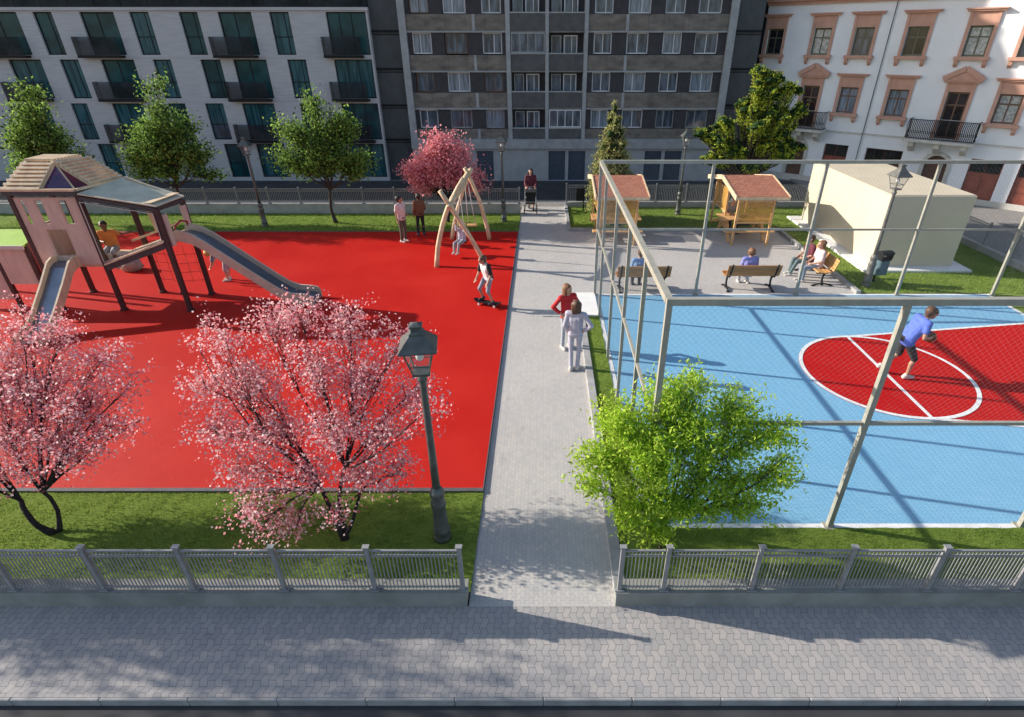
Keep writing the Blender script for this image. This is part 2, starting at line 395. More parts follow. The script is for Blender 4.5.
def lawn(x0, x1, y0, y1, z, label, seed):
    rs = np.random.RandomState(seed); mb = MB(); nx = max(2, int((x1 - x0) / .15)); ny = max(2, int((y1 - y0) / .15))
    xs = np.linspace(x0, x1, nx + 1); ys = np.linspace(y0, y1, ny + 1)
    h = rs.uniform(-.006, .012, (ny + 1, nx + 1))
    vs = [(x, y, z + h[j, i]) for j, y in enumerate(ys) for i, x in enumerate(xs)]
    fs = [(j * (nx + 1) + i, j * (nx + 1) + i + 1, (j + 1) * (nx + 1) + i + 1, (j + 1) * (nx + 1) + i) for j in range(ny) for i in range(nx)]
    mb.add(vs, fs, 0, True); struct('lawn', mb, 'lawn', label, 'lawn')
def blades(areas, label, seed):
    """short blades of grass over rectangles (x0, x1, y0, y1, z, per square metre, height)"""
    rs = np.random.RandomState(seed); V = []; F = []; MI = []
    for x0, x1, y0, y1, z, dens, hh in areas:
        n = int((x1 - x0) * (y1 - y0) * dens)
        p = np.stack([rs.uniform(x0, x1, n), rs.uniform(y0, y1, n), np.full(n, z - .01)], 1)
        a = rs.uniform(0, 6.283, n); w = hh * .16
        t = np.stack([np.cos(a), np.sin(a), np.zeros(n)], 1) * w
        tip = p + np.stack([rs.normal(0, .4, n) * hh, rs.normal(0, .4, n) * hh, rs.uniform(.6, 1.2, n) * hh + .01], 1)
        o = len(V) * 3
        V += [np.stack([p - t, p + t, tip], 1).reshape(-1, 3)]
    V = np.concatenate(V); n = len(V) // 3
    me = bpy.data.meshes.new('grass'); me.vertices.add(len(V)); me.vertices.foreach_set('co', V.ravel())
    me.loops.add(n * 3); me.loops.foreach_set('vertex_index', np.arange(n * 3)); me.polygons.add(n)
    me.polygons.foreach_set('loop_start', np.arange(n) * 3)
    me.polygons.foreach_set('material_index', (rs.rand(n) < .35).astype(int))
    me.materials.append(M['blade']); me.materials.append(M['blade2']); me.update(); me.validate()
    o = bpy.data.objects.new('grass', me); C.objects.link(o); tag(o, label, 'grass', None, 'stuff')
lawn(-30, -.98, 4.86, 6.745, .02, 'lawn strip between the near fence and the red play surface', 1)
lawn(-30, -.98, 21.16, 23.82, .02, 'lawn strip behind the red play surface', 2)
lawn(1.11, 17, 4.86, 5.985, .02, 'lawn strip between the near fence and the blue court', 3)
lawn(1.11, 1.5, 5.985, 13.45, .02, 'narrow grass strip between the path and the court fence', 4)
lawn(1.08, 9.3, 21.45, 24.92, .02, 'lawn behind the plaza and the picnic shelters', 5)
lawn(9.35, 15.45, 15.03, 24.92, .02, 'lawn round the cream block', 6)
lawn(13.12, 15.45, 4.86, 15.03, .015, 'lawn strip beyond the far end of the court', 7)
blades([(-9, -.99, 4.87, 6.74, .02, 3600, .032), (1.12, 11, 4.87, 5.97, .02, 3600, .032), (1.12, 1.49, 5.98, 13.44, .02, 1500, .04)], 'short green grass of the lawns nearest the street', 11)
blades([(-22, -.99, 21.17, 23.8, .02, 260, .075), (1.1, 9.28, 21.47, 24.9, .02, 260, .075), (9.37, 15.4, 15.06, 24.9, .02, 260, .07)], 'short green grass of the lawns at the back of the park', 12)

k = MB()
k.cbox(.94, 1.11, 4.88, 9.1, -.13, .075, .012); k.cbox(.94, 1.11, 9.11, 13.44, -.13, .075, .012)
struct('kerb', k, 'kerb', 'low stone kerb between the path and the narrow grass strip', 'kerb')
k = MB(); k.cbox(.94, 1.08, 21.3, 24.9, -.13, .11, .012)
for i in range(8): k.cbox(1.085 + i * 1.01, 1.085 + i * 1.01 + 1.0, 21.3, 21.45, -.13, .11, .012)
for i in range(6): k.cbox(9.2, 9.35, 15.03 + i * 1.08, 15.03 + i * 1.08 + 1.07, -.13, .10, .012)
struct('kerb', k, 'kerb', 'low stone kerb round the back of the plaza', 'kerb')
# ------------------------------------------------------------------ court
struct('court', MB().box(1.5, 13.12, 5.985, 15.02, -.13, .008), 'court', 'light blue tiled ball court with red key', 'court')
CX, CY, CR = 7.64, 10.55, 1.79
r = MB(); n = 48
arc = [(CX + CR * math.cos(a), CY + CR * math.sin(a), .012) for a in [math.pi / 2 + math.pi * i / n for i in range(n + 1)]]
lane = [(CX, CY - CR, .012), (13.0, CY - CR - .80, .012), (13.0, CY + CR + .80, .012), (CX, CY + CR, .012)]
r.add(arc, [tuple(range(n + 1))]); r.add(lane, [(0, 1, 2, 3)])
struct('court_key', r, 'court_red', 'red key and free throw circle painted on the blue court', 'court marking')
w = MB(); n = 72; wd = .085
for i in range(n):
    a, b = 2 * math.pi * i / n, 2 * math.pi * (i + 1) / n
    w.quad(*[(CX + rr * math.cos(t), CY + rr * math.sin(t), .020) for rr, t in ((CR - wd, a), (CR, a), (CR, b), (CR - wd, b))])
w.quad((CX - .04, CY - CR + wd, .0165), (CX + .04, CY - CR + wd, .0165), (CX + .04, CY + CR - wd, .0165), (CX - .04, CY + CR - wd, .0165))
for sg in (-1, 1):
    p0 = (CX, CY + sg * CR); p1 = (13.0, CY + sg * (CR + .80)); t = -sg * .08
    q = [(p0[0], p0[1] - t * .0, .0165), (p1[0], p1[1], .0165), (p1[0], p1[1] + t, .0165), (p0[0], p0[1] + t, .0165)]
    w.add(q, [(0, 1, 2, 3) if sg < 0 else (3, 2, 1, 0)])
w.quad((1.5, 5.985, .014), (13.12, 5.985, .014), (13.12, 6.08, .014), (1.5, 6.08, .014))
w.quad((1.5, 14.92, .014), (13.12, 14.92, .014), (13.12, 15.02, .014), (1.5, 15.02, .014))
w.quad((1.5, 6.08, .014), (1.6, 6.08, .014), (1.6, 14.92, .014), (1.5, 14.92, .014))
w.quad((13.0, 6.08, .014), (13.12, 6.08, .014), (13.12, 14.92, .014), (13.0, 14.92, .014))
struct('court_lines', w, 'white_line', 'white painted lines of the blue court', 'court marking')

# ------------------------------------------------------------------ court fence
cf = thing('court_fence', 'tall pale metal cage of wire mesh round the blue court', 'sports fence', (1.5, 6.03, 0))
FX0, FX1, FY0, FY1, FH = 1.5, 13.16, 6.03, 14.97, 3.74
def rpost(x, y, r_=.036):
    MB().box(x - r_, x + r_, y - r_, y + r_, -.05, FH - .042).build('post', 'post_paint', cf, True)
    MB().box(x - .08, x + .08, y - .08, y + .08, .0, .024).build('post_foot', 'post_paint', cf, True)
xs_f = [FX0, 4.35, 7.27, 10.2, FX1]; xs_b = [FX0, 4.45, 7.4, 10.35, FX1]; ys_l = [7.65, 9.33, 11.2, 13.45]; ys_r = [9.0, 12.0]
for x in xs_f: rpost(x, FY0)
for x in xs_b: rpost(x, FY1)
for y in ys_l: rpost(FX0, y, .03)
for y in ys_r: rpost(FX1, y, .03)
for z, nm, q in ((FH, 'top_rail', .042), (1.95, 'mid_rail', .024)):
    e = q * .9
    for y in (FY0, FY1): MB().box(FX0 - e, FX1 + e, y - q, y + q, z - q, z + q).build(nm, 'post_paint', cf, True)
    for x in (FX0, FX1): MB().box(x - q, x + q, FY0 + q + .002, FY1 - q - .002, z - q, z + q).build(nm, 'post_paint', cf, True)
def net(a, b, z0, z1, step, rad):
    """diamond wire mesh in the upright plane from a to b"""
    a = Vector(a); b = Vector(b); L = (b - a).length; d = (b - a) / L; H = z1 - z0; mb = MB()
    nn = int((L + H) / step) + 1
    for sgn in (1, -1):
        for i in range(nn):
            s0 = i * step - H if sgn > 0 else i * step
            pts = []
            s1 = s0 + H * sgn
            lo, hi = 0, 1
            for (sa, sb) in ((s0, s1),):
                # clip the line s = sa + t (sb - sa) to [0, L]
                t0, t1 = 0.0, 1.0; ds = sb - sa
                ta, tb = sorted(((0 - sa) / ds, (L - sa) / ds)); t0 = max(t0, ta); t1 = min(t1, tb)
                if t1 - t0 > .01:
                    p = a + d * (sa + ds * t0); q = a + d * (sa + ds * t1)
                    mb.tube([(p.x, p.y, z0 + H * t0), (q.x, q.y, z0 + H * t1)], rad, 3, cap=False, smooth=False)
    return mb
for (a, b) in zip(xs_f[:-1], xs_f[1:]): net((a + .04, FY0, 0), (b - .04, FY0, 0), .06, FH - .05, .085, .0009).build('mesh_panel', 'net_metal', cf, True)
for (a, b) in zip(xs_b[:-1], xs_b[1:]): net((a + .04, FY1, 0), (b - .04, FY1, 0), .06, FH - .05, .11, .0010).build('mesh_panel', 'net_metal', cf, True)
yl = [FY0] + ys_l + [FY1]
for (a, b) in zip(yl[:-1], yl[1:]): net((FX0, a + .04, 0), (FX0, b - .04, 0), .06, FH - .05, .11, .0010).build('mesh_panel', 'net_metal', cf, True)
net((FX1, FY0 + .04, 0), (FX1, FY1 - .04, 0), .06, FH - .05, .11, .0010).build('mesh_panel', 'net_metal', cf, True)

# ------------------------------------------------------------------ low park fences on a base wall
def fence_run(root, p0, p1, wall_h, top, bay, bar_step, wall_w=.2, first=None, bar_w=.0115, wall_mat='concrete', off=0):
    p0 = Vector(p0); p1 = Vector(p1); L = (p1 - p0).length; d = (p1 - p0) / L; nrm = Vector((-d.y, d.x)); sh = [0]
    def P(s, o, z): q = p0 + d * s + nrm * (o + sh[0]); return (q.x, q.y, z)
    w = MB()
    def ob(mb, s0, s1, o0, o1, z0, z1):
        vs = [P(s, o, z) for z in (z0, z1) for o in (o0, o1) for s in (s0, s1)]
        mb.add(vs, [(0, 2, 3, 1), (4, 5, 7, 6), (0, 1, 5, 4), (2, 6, 7, 3), (0, 4, 6, 2), (1, 3, 7, 5)])
    hw = wall_w / 2
    ob(w, 0, L, -hw, hw, -.13, wall_h - .03); ob(w, -.012, L + .012, -hw - .012, hw + .012, wall_h - .03, wall_h)
    w.build('base_wall', wall_mat, root, True); sh[0] = off
    cuts = [0.0]; s = first if first else bay
    while s < L - .25: cuts.append(s); s += bay
    cuts.append(L)
    for i, s in enumerate(cuts):
        e = .04 if i in (0, len(cuts) - 1) else 0
        s = s + (e if i == 0 else -e)
        m_ = MB(); ob(m_, s - .026, s + .026, -.024, .024, wall_h, top + .05); ob(m_, s - .042, s + .042, -.032, .032, top + .05, top + .065); ob(m_, s - .06, s + .06, -.045, .045, wall_h, wall_h + .02)
        m_.build('post', 'fence_metal', root, True)
    for a, b in zip(cuts[:-1], cuts[1:]):
        a2, b2 = a + .045, b - .045; m_ = MB()
        for z in (top - .012, top - .10, wall_h + .06): ob(m_, a2, b2, -.012, .012, z - .012, z + .012)
        nb = max(1, int(round((b2 - a2) / bar_step))); st = (b2 - a2) / nb; g = bar_w / 2
        for j in range(nb):
            s = a2 + st * (j + .5)
            for z0, z1 in ((wall_h + .015, wall_h + .048), (wall_h + .072, top - .112), (top - .088, top - .024)): ob(m_, s - g, s + g, -g, g, z0, z1)
        m_.build('railing', 'fence_metal', root, True)
f1 = thing('park_fence', 'low grey railing on a concrete wall left of the path, nearest the street', 'fence', (-1.0, 4.76, 0), 0, 'railings round the park')
fence_run(f1, (-17.0, 4.76), (-1.0, 4.76), .27, 1.0, 1.165, .047, .2, first=.84, off=-.05, wall_mat='plinth_concrete')
f2 = thing('park_fence', 'low grey railing on a concrete wall right of the path, in front of the court', 'fence', (.94, 4.76, 0), 0, 'railings round the park')
fence_run(f2, (.94, 4.76), (15.4, 4.76), .27, 1.0, 1.135, .047, .2, first=.61, off=-.05, wall_mat='plinth_concrete')
f3 = thing('park_fence', 'grey railing on a low wall behind the far lawn and red play surface', 'fence', (-1.0, 23.95, 0), 0, 'railings round the park')
fence_run(f3, (-28.0, 23.95), (-1.0, 23.95), .42, 1.05, 1.35, .075, .24, bar_w=.016)
f4 = thing('park_fence', 'grey railing behind the picnic shelters, curving round the cream block', 'fence', (.98, 25.0, 0), 0, 'railings round the park')
pts = [(.98, 25.0), (13.4, 25.0)] + [(13.4 + 2.1 * math.sin(a), 25.0 - 2.1 * (1 - math.cos(a))) for a in (R(30), R(60), R(90))] + [(15.55, 10.0)]
for a, b in zip(pts[:-1], pts[1:]): fence_run(f4, a, b, .24, .98, 1.35, .075, .22, bar_w=.016, wall_mat='concrete')
# ------------------------------------------------------------------ buildings
def window(par, x0, x1, z0, z1, y, fmat, pmat, vs=(.5,), hs=(), fw=.05, name='window'):
    f = MB(); t = .05
    f.box(x0, x0 + fw, y, y + t, z0, z1); f.box(x1 - fw, x1, y, y + t, z0, z1)
    f.box(x0 + fw, x1 - fw, y, y + t, z0, z0 + fw); f.box(x0 + fw, x1 - fw, y, y + t, z1 - fw, z1)
    iw = x1 - x0 - 2 * fw; ih = z1 - z0 - 2 * fw
    zc = [z0 + fw] + [z0 + fw + ih * h for h in hs] + [z1 - fw]
    for h in zc[1:-1]: f.box(x0 + fw, x1 - fw, y + .004, y + t, h - fw * .4, h + fw * .4)
    for v in vs:
        x = x0 + fw + iw * v
        for a, b in zip(zc[:-1], zc[1:]): f.box(x - fw * .38, x + fw * .38, y + .006, y + t, a + (fw * .41 if a != zc[0] else 0), b - (fw * .41 if b != zc[-1] else 0))
    o = f.build(name, fmat, par)
    MB().box(x0 + fw * .5, x1 - fw * .5, y + .02, y + .032, z0 + fw * .5, z1 - fw * .5).build('pane', pmat, o)
    return o
YB = 31.2
# ---- white block with dark windows
bl = thing('apartment_building', 'white modern apartment block with tall dark teal windows and dark balconies', 'building', (0, YB, 0))
rnd = random.Random(3)
rows = [(5.93, 7.74, [-25.34, -23.07, -19.92, -17.54, -13.19]), (3.97, 5.73, []), (1.98, 3.74, []), (.05, 1.77, [])]
wins = {0: [(-27.3, -25.34, 1), (-24.57, -23.64, 0), (-22.32, -20.66, 1), (-19.92, -18.98, 0), (-17.54, -16.63, 0), (-15.67, -14.05, 1), (-13.19, -12.25, 0), (-10.48, -8.56, 2)],
        1: [(-26.7, -25.07, 1), (-24.13, -23.18, 0), (-22.09, -20.42, 1), (-19.48, -18.58, 0), (-17.11, -16.11, 0), (-15.48, -13.82, 1), (-12.78, -11.84, 0), (-10.45, -8.56, 2)],
        2: [(-27.2, -25.6, 1), (-24.43, -23.57, 0), (-22.3, -20.7, 1), (-19.4, -18.5, 0), (-17.49, -16.54, 0), (-15.58, -13.92, 1), (-12.6, -11.7, 0), (-10.45, -8.56, 2)],
        3: [(-26.6, -25.7, 0), (-23.83, -22.9, 0), (-21.8, -20.2, 1), (-19.3, -18.4, 0), (-17.08, -16.07, 0), (-15.37, -13.85, 1), (-12.4, -11.4, 0), (-10.45, -8.56, 2)]}
wall = MB(); rr_ = [(rows[i][0], rows[i][1], [(a, b) for a, b, _ in wins[i]]) for i in range(4)]
wall.facade(-46, -8.47, -.13, 7.86, rr_, 0, .16)
wall.quad((-8.47, 0, -.13), (-8.47, 12, -.13), (-8.47, 12, 7.86), (-8.47, 0, 7.86))
wall.quad((-46, 12, -.13), (-46, 0, -.13), (-46, 0, 10.2), (-46, 12, 10.2)); wall.quad((-8.47, 12, -.13), (-46, 12, -.13), (-46, 12, 10.2), (-8.47, 12, 10.2))
wall.build('wall', 'white_wall', bl)
sl_ = MB()
for z in (5.83, 3.88, 1.87): sl_.box(-46, -8.45, -.018, -.002, z - .02, z + .02)
sl_.box(-46, -8.40, -.08, -.003, 7.80, 7.93); sl_.build('floor_band', 'white_wall', bl)
MB().box(-46, -8.47, 12.002, 12.02, 10.0, 10.2).box(-46, -8.47, .02, 12, 10.2, 10.4).build('roof', 'grey_panel', bl)
x = -46.0
top = MB().box(-46, -8.5, .3, .34, 7.94, 10.19).build('window_band', 'teal_glass', bl)
while x < -8.6: MB().box(x, x + .05, .24, .298, 7.94, 10.19).build('mullion', 'dark_frame', top); x += 1.28
MB().box(-46, -8.42, -.05, -.035, 7.935, 8.5).build('roof_railing', 'balcony_glass', bl)
for i in range(4):
    za, zb, _ = rows[i]
    for a, b, kind in wins[i]:
        pm = rnd.choice(['teal_glass', 'teal_glass', 'teal_glass2'])
        if kind == 0: window(bl, a, b, za, zb, .1, 'dark_frame', pm, (.72,), (.42,) if rnd.random() < .8 else (), .05)
        elif kind == 1: window(bl, a, b, za, zb, .1, 'dark_frame', rnd.choice(['teal_glass', 'teal_glass2']), (.46,), (), .06)
        else: window(bl, a, b, za, zb, .1, 'dark_frame', 'teal_glass2' if i % 2 else 'teal_glass', (.3, .62), (), .05)
        if kind and i < 3:
            x0 = a - (.55 if kind == 1 else .3); x1 = b - (.1 if kind == 1 else .35)
            s = MB().box(x0, x1, -.38, -.003, za - .13, za - .02).build('balcony', 'dark_frame', bl)
            g_ = MB().box(x0, x1, -.38, -.36, za - .02, za + .78); g_.box(x0, x0 + .02, -.36, -.003, za - .02, za + .78)
            g_.build('balustrade', 'balcony_glass', s)
# ---- dark ribbed links on both sides of the grey block
for x0, x1, lab in ((-8.46, -7.0, 'dark ribbed stair block between the white apartments and the grey block'), (9.34, 10.74, 'dark ribbed stair block between the grey block and the ornate house')):
    t = thing('stair_block', lab, 'building', ((x0 + x1) / 2, YB + .3, 0), 0, 'stair blocks beside the grey apartment block')
    hw = (x1 - x0) / 2
    wl_ = MB().box(-hw + .003, hw - .003, 0, 9, -.13, 15.5)
    if x0 > 0: wl_.box(hw - .003, hw + 1.4, 2.85, 9, -.13, 15.4)
    wl_.build('wall', 'ribbed', t)
    for z in (8.6, 6.95, 5.3, 3.62, 1.95):
        MB().box(-hw + .01, hw - .01, -.06, -.002, z - .05, z + .05).box(-hw + .01, hw - .01, -.03, -.002, z - .16, z - .12).build('ledge', 'dark_frame', t)
# ---- grey apartment block
bg_ = thing('apartment_building', 'tall weathered grey apartment block with concrete bands, dark balconies and garages', 'building', (0, YB, 0))
MB().box(-7.0, 9.33, .5, 11, -.13, 16.4).build('wall', 'dark_infill', bg_)
cols = MB()
for a, b in ((-7.0, -6.66), (8.97, 9.33)): cols.box(a, b, -.16, .499, 1.56, 16.4)
for a, b in ((-1.85, -1.63), (.09, .26), (1.99, 2.18)): cols.box(a, b, -.12, .499, 2.0, 16.4)
cols.build('column', 'column', bg_)
fl = [(7.65, 6.96), (5.92, 5.24), (4.24, 3.53), (2.52, 2.04), (9.4, 8.7), (11.1, 10.4), (12.8, 12.1), (14.5, 13.8), (16.2, 15.5)]
for zt, zb in fl:
    for a, b in ((-6.655, -1.855), (2.185, 8.965)):
        n = 5 if b < 0 else 7; st = (b - a) / n; sp = MB()
        for j in range(n): sp.cbox(a + j * st + .002, a + (j + 1) * st - .002, -.05, .499, zb, zt, .008)
        sp.build('spandrel', 'brown_concrete', bg_)
        MB().box(a, b, -.075, .499, zb - .075, zb - .004).build('concrete_trim', 'column', bg_)
for zt, zb in fl[:5]:
    for a, b in ((-3.46, -3.32), (4.0, 4.14)): MB().box(a, b, -.066, -.051, zb + .003, zt - .002).build('pilaster', 'column', bg_)

rnd = random.Random(5)
wz = [(5.97, 6.89), (4.27, 5.17), (2.55, 3.44), (7.68, 8.6)]
lx = [(-6.46, -5.5), (-4.86, -3.72), (-3.0, -2.04)]; rx = [(2.46, 3.38), (4.08, 5.17), (5.86, 6.82), (7.44, 8.58)]
for i, (za, zb) in enumerate(wz):
    for k2, (a, b) in enumerate(lx + rx):
        ins = rnd.uniform(0, .03); fm = 'white_frame' if rnd.random() < .75 else 'brown_frame' if rnd.random() < .25 else 'column'
        pm = rnd.choice(['grey_glass', 'grey_glass', 'pale_glass'])
        window(bg_, a + ins, b - ins, za + .003, zb, .12, fm, pm, (rnd.choice([.4, .5, .5, .6]),), (), .05)
for i, (za, zb) in enumerate(wz):
    segs = [(-6.655, lx[0][0])] + [(lx[j][1], lx[j + 1][0]) for j in range(2)] + [(lx[2][1], -1.855), (2.185, rx[0][0])] + [(rx[j][1], rx[j + 1][0]) for j in range(3)] + [(rx[3][1], 8.965)]
    for a, b in segs: MB().box(a + .002, b - .002, .0, .499, za - .046, zb + .066).build('infill', 'dark_infill', bg_)
# balconies in the two middle bays
for zt, zb in ((6.94, 5.98), (5.24, 4.28), (3.5, 2.55), (8.66, 7.7)):
    for q, (a, b) in enumerate(((-1.62, .085), (.265, 1.985))):
        p_ = MB().box(a, b, -.09, -.03, zb - .74, zb - .02).build('balcony', 'balcony_panel', bg_)
        MB().box(a, b, -.12, -.0, zb - .018, zb + .04).build('handrail', 'column', p_)
        MB().box(a, b, -.05, .499, zb - .81, zb - .745).build('slab', 'concrete_dark', p_)
        closed = (q == 0 and abs(zb - 5.98) < .01) or (q == 1 and abs(zb - 2.55) < .01)
        if closed:
            window(bg_, a + .02, b - .02, zb + .045, zt - .05, -.06, 'white_frame' if q else 'column', 'grey_glass', (.25, .5, .75), (), .05)
        else:
            window(bg_, a + .12, a + .62, zb - .4, zt - .16, .40, 'column', 'grey_glass', (), (), .05)
            window(bg_, a + .74, b - .3, zb - .3, zt - .16, .40, 'white_frame', 'grey_glass', (.6,), (), .05)
MB().box(-7.0, 9.33, -.22, .499, 1.56, 2.03).build('cornice', 'column', bg_)
gz = MB().facade(-7.0, 9.33, -.13, 1.555, [(-.1, 1.42, [(.27, 1.17), (1.34, 2.25), (5.44, 6.34), (6.52, 7.42), (-3.6, -2.7)])], -.05, .12); gz.build('ground_floor_wall', 'ground_wall', bg_)
for a, b in ((.27, 1.17), (1.34, 2.25), (5.44, 6.34), (6.52, 7.42), (-3.6, -2.7)):
    g_ = MB().box(a, b, .03, .06, -.1, 1.42)
    for z in (.2, .5, .8, 1.1): g_.box(a + .02, b - .02, .022, .029, z - .01, z + .01)
    g_.build('garage_door', 'garage', bg_)
# ---- ornate white house, its front turned towards the park
rzH = math.atan2(-.678, .735)
hs = thing('ornate_house', 'white plastered old house with terracotta window surrounds, iron balconies and brown doors', 'building', (20.26, 25.19, 0), rzH)
UZ = (5.93, 7.08); LZ = (3.40, 4.56)
ux = [(-11.72, -10.9), (-9.40, -8.56), (-7.50, -6.66), (-5.31, -4.46), (-2.98, -2.14), (-1.05, -.22), (1.0, 1.84), (3.0, 3.84)]
lwx = [(-11.7, -10.86), (-7.54, -6.70), (-5.36, -4.52), (-1.11, -.27), (3.0, 3.84)]
bdx = [(-9.36, -8.53), (-3.00, -2.16), (.95, 1.8)]
gdx = [(-7.66, -6.50, -.1, 1.96, 'gate_red'), (-5.66, -4.03, -.1, 1.93, 'door_brown'), (-1.28, -.04, -.1, 1.92, 'gate_red'), (.52, 1.9, -.1, 1.93, 'gate_red')]
arch = [(-9.42, -8.6), (-3.02, -2.1)]
hw_ = MB()
hw_.facade(-11.92, 9, -.13, 8.6, [(UZ[0], UZ[1], ux), (LZ[0], LZ[1], lwx + bdx), (2.62, 3.395, bdx), (-.1, 1.92, [(a, b) for a, b, _, _, _ in gdx] + arch)], 0, .2)
hw_.quad((-11.92, 8, -.13), (-11.92, 0, -.13), (-11.92, 0, 8.6), (-11.92, 8, 8.6)); hw_.quad((-11.92, 8, 8.6), (-11.92, 0, 8.6), (9, 0, 8.6), (9, 8, 8.6)); hw_.quad((9, 0, -.13), (9, 8, -.13), (9, 8, 8.6), (9, 0, 8.6))
hw_.build('wall', 'house_wall', hs)
rf = MB().prism([(-12.3, -.45, 8.72), (-12.3, 8.4, 8.72), (-12.3, 4, 10.4)], (21.6, 0, 0)); rf.build('roof', 'shingles', hs)
MB().box(-11.95, 9, -.28, -.002, 8.22, 8.45).box(-11.95, 9, -.4, -.002, 8.455, 8.6).box(-11.95, 9, -.12, -.002, 8.08, 8.215).build('cornice', 'terracotta', hs)
MB().box(-11.9, 9, -.06, -.002, 2.5, 2.57).build('string_course', 'stone', hs)
MB().box(-11.9, 9, -.03, -.002, -.13, .22).build('plinth', 'stone', hs)
def surround(a, b, z0, z1, lint, ped=False, sill=True):
    m_ = MB(); t = .13
    m_.box(a - t, a - .002, -.06, -.002, z0 - .0, z1 + .06); m_.box(b + .002, b + t, -.06, -.002, z0, z1 + .06)
    m_.box(a - .002, b + .002, -.055, -.002, z1 + .002, z1 + .06)
    m_.box(a - t + .01, b + t - .01, -.045, -.002, z1 + .062, lint - .12)
    m_.box(a - t, a - t + .12, -.075, -.046, z1 + .07, lint - .13); m_.box(b + t - .12, b + t, -.075, -.046, z1 + .07, lint - .13)
    m_.box(a - t - .12, b + t + .12, -.16, -.002, lint - .118, lint - .05); m_.box(a - t - .18, b + t + .18, -.22, -.002, lint - .048, lint)
    if ped:
        c_ = (a + b) / 2; w_ = (b - a) / 2 + t + .18
        m_.prism([(c_ - w_, -.10, lint + .002), (c_ + w_, -.10, lint + .002), (c_, -.10, lint + .40)], (0, .098, 0))
        for sg in (-1, 1): m_.bar((c_ + sg * (w_ + .03), -.12, lint + .03), (c_ + sg * .0, -.12, lint + .45), .2, .075, (0, 1, 0))
    if sill:
        m_.box(a - .22, b + .22, -.2, -.002, z0 - .13, z0 - .002)
        for x_ in (a - .17, b + .03): m_.prism([(x_, -.002, z0 - .132), (x_, -.16, z0 - .132), (x_, -.13, z0 - .3), (x_, -.002, z0 - .42)], (.14, 0, 0))
    return m_
for i, (a, b) in enumerate(ux):
    w_ = window(hs, a, b, UZ[0], UZ[1], .12, 'olive_frame', ['dark_glass', 'lace', 'grey_glass', 'dark_glass', 'lace', 'grey_glass', 'lace', 'dark_glass'][i], (.5,), (.66,), .075)
    surround(a, b, UZ[0], UZ[1], 7.71).build('surround', 'terracotta', w_)
for i, (a, b) in enumerate(lwx):
    w_ = window(hs, a, b, LZ[0], LZ[1], .12, 'brown_frame', ['dark_glass', 'pale_glass', 'pale_glass', 'lace', 'lace'][i], (.5,), (.68,), .075)
    surround(a, b, LZ[0], LZ[1], 5.16).build('surround', 'terracotta', w_)
for a, b in bdx:
    d_ = window(hs, a, b, 2.62, LZ[1], .14, 'brown_frame', 'dark_glass', (.5,), (.36, .74), .08, 'balcony_door')
    surround(a, b, 2.62, LZ[1], 5.04, True, False).build('surround', 'terracotta', d_)
for a, b in ((-9.14, -7.83), (-4.04, -1.36), (-.2, 3.0)):
    if a == -.2: continue
    wide = b - a; a2 = a; b2 = b
    if wide < 2: a2, b2 = -10.1, -7.8
    bs = MB().cbox(a2 - .05, b2 + .05, -.72, -.003, 2.46, 2.58, .02).build('balcony', 'stone', hs)
    cn = MB()
    for x_ in (a2 + .2, (a2 + b2) / 2 - .1, b2 - .4): cn.prism([(x_, -.003, 2.455), (x_, -.6, 2.455), (x_, -.56, 2.25), (x_, -.2, 2.0), (x_, -.003, 1.98)], (.22, 0, 0))
    cn.build('console', 'stone', bs)
    rl = MB()
    for z in (2.62, 3.40): rl.box(a2, b2, -.69, -.66, z, z + .03); rl.box(a2, a2 + .03, -.658, -.003, z, z + .03); rl.box(b2 - .03, b2, -.658, -.003, z, z + .03)
    nb = int((b2 - a2) / .085)
    nb = int(nb * 1.25)
    for j in range(nb + 1):
        x_ = a2 + .015 + (b2 - a2 - .03) * j / nb
        rl.tube([(x_, -.675, 2.652), (x_ + .02, -.72, 2.85), (x_ - .02, -.70, 3.1), (x_, -.675, 3.398)], .017, 4)
        if True: rl.tube([(x_ + .042 + .035 * math.cos(t), -.70, 2.9 + .035 * math.sin(t)) for t in [k3 * 1.05 for k3 in range(7)]], .013, 3, cap=False)
    for yy in (-.5, -.35, -.2):
        for x_ in (a2 + .015, b2 - .015): rl.tube([(x_, yy, 2.652), (x_, yy, 3.398)], .011, 4)
    rl.build('balustrade', 'black', bs)
for a, b, z0, z1, mt in gdx:
    g_ = MB().box(a, b, .15, .19, z0, z1); mid = (a + b) / 2
    for x0, x1 in ((a + .06, mid - .04), (mid + .04, b - .06)):
        for zz0, zz1 in ((.1, .6), (.7, 1.25)): g_.box(x0, x1, .125, .149, zz0, zz1)
    g_.box(mid - .02, mid + .02, .12, .149, z0, z1)
    d_ = g_.build('door', mt, hs)
    gr = MB().box(a + .06, b - .06, .135, .149, 1.35, z1 - .06); gr.build('door_grille', 'dark_glass', d_)
    br_ = MB(); nb = 9
    for j in range(nb): x_ = a + .12 + (b - a - .24) * j / (nb - 1); br_.tube([(x_, .12, 1.36), (x_, .12, z1 - .07)], .012, 4)
    br_.build('door_bars', 'black', d_)
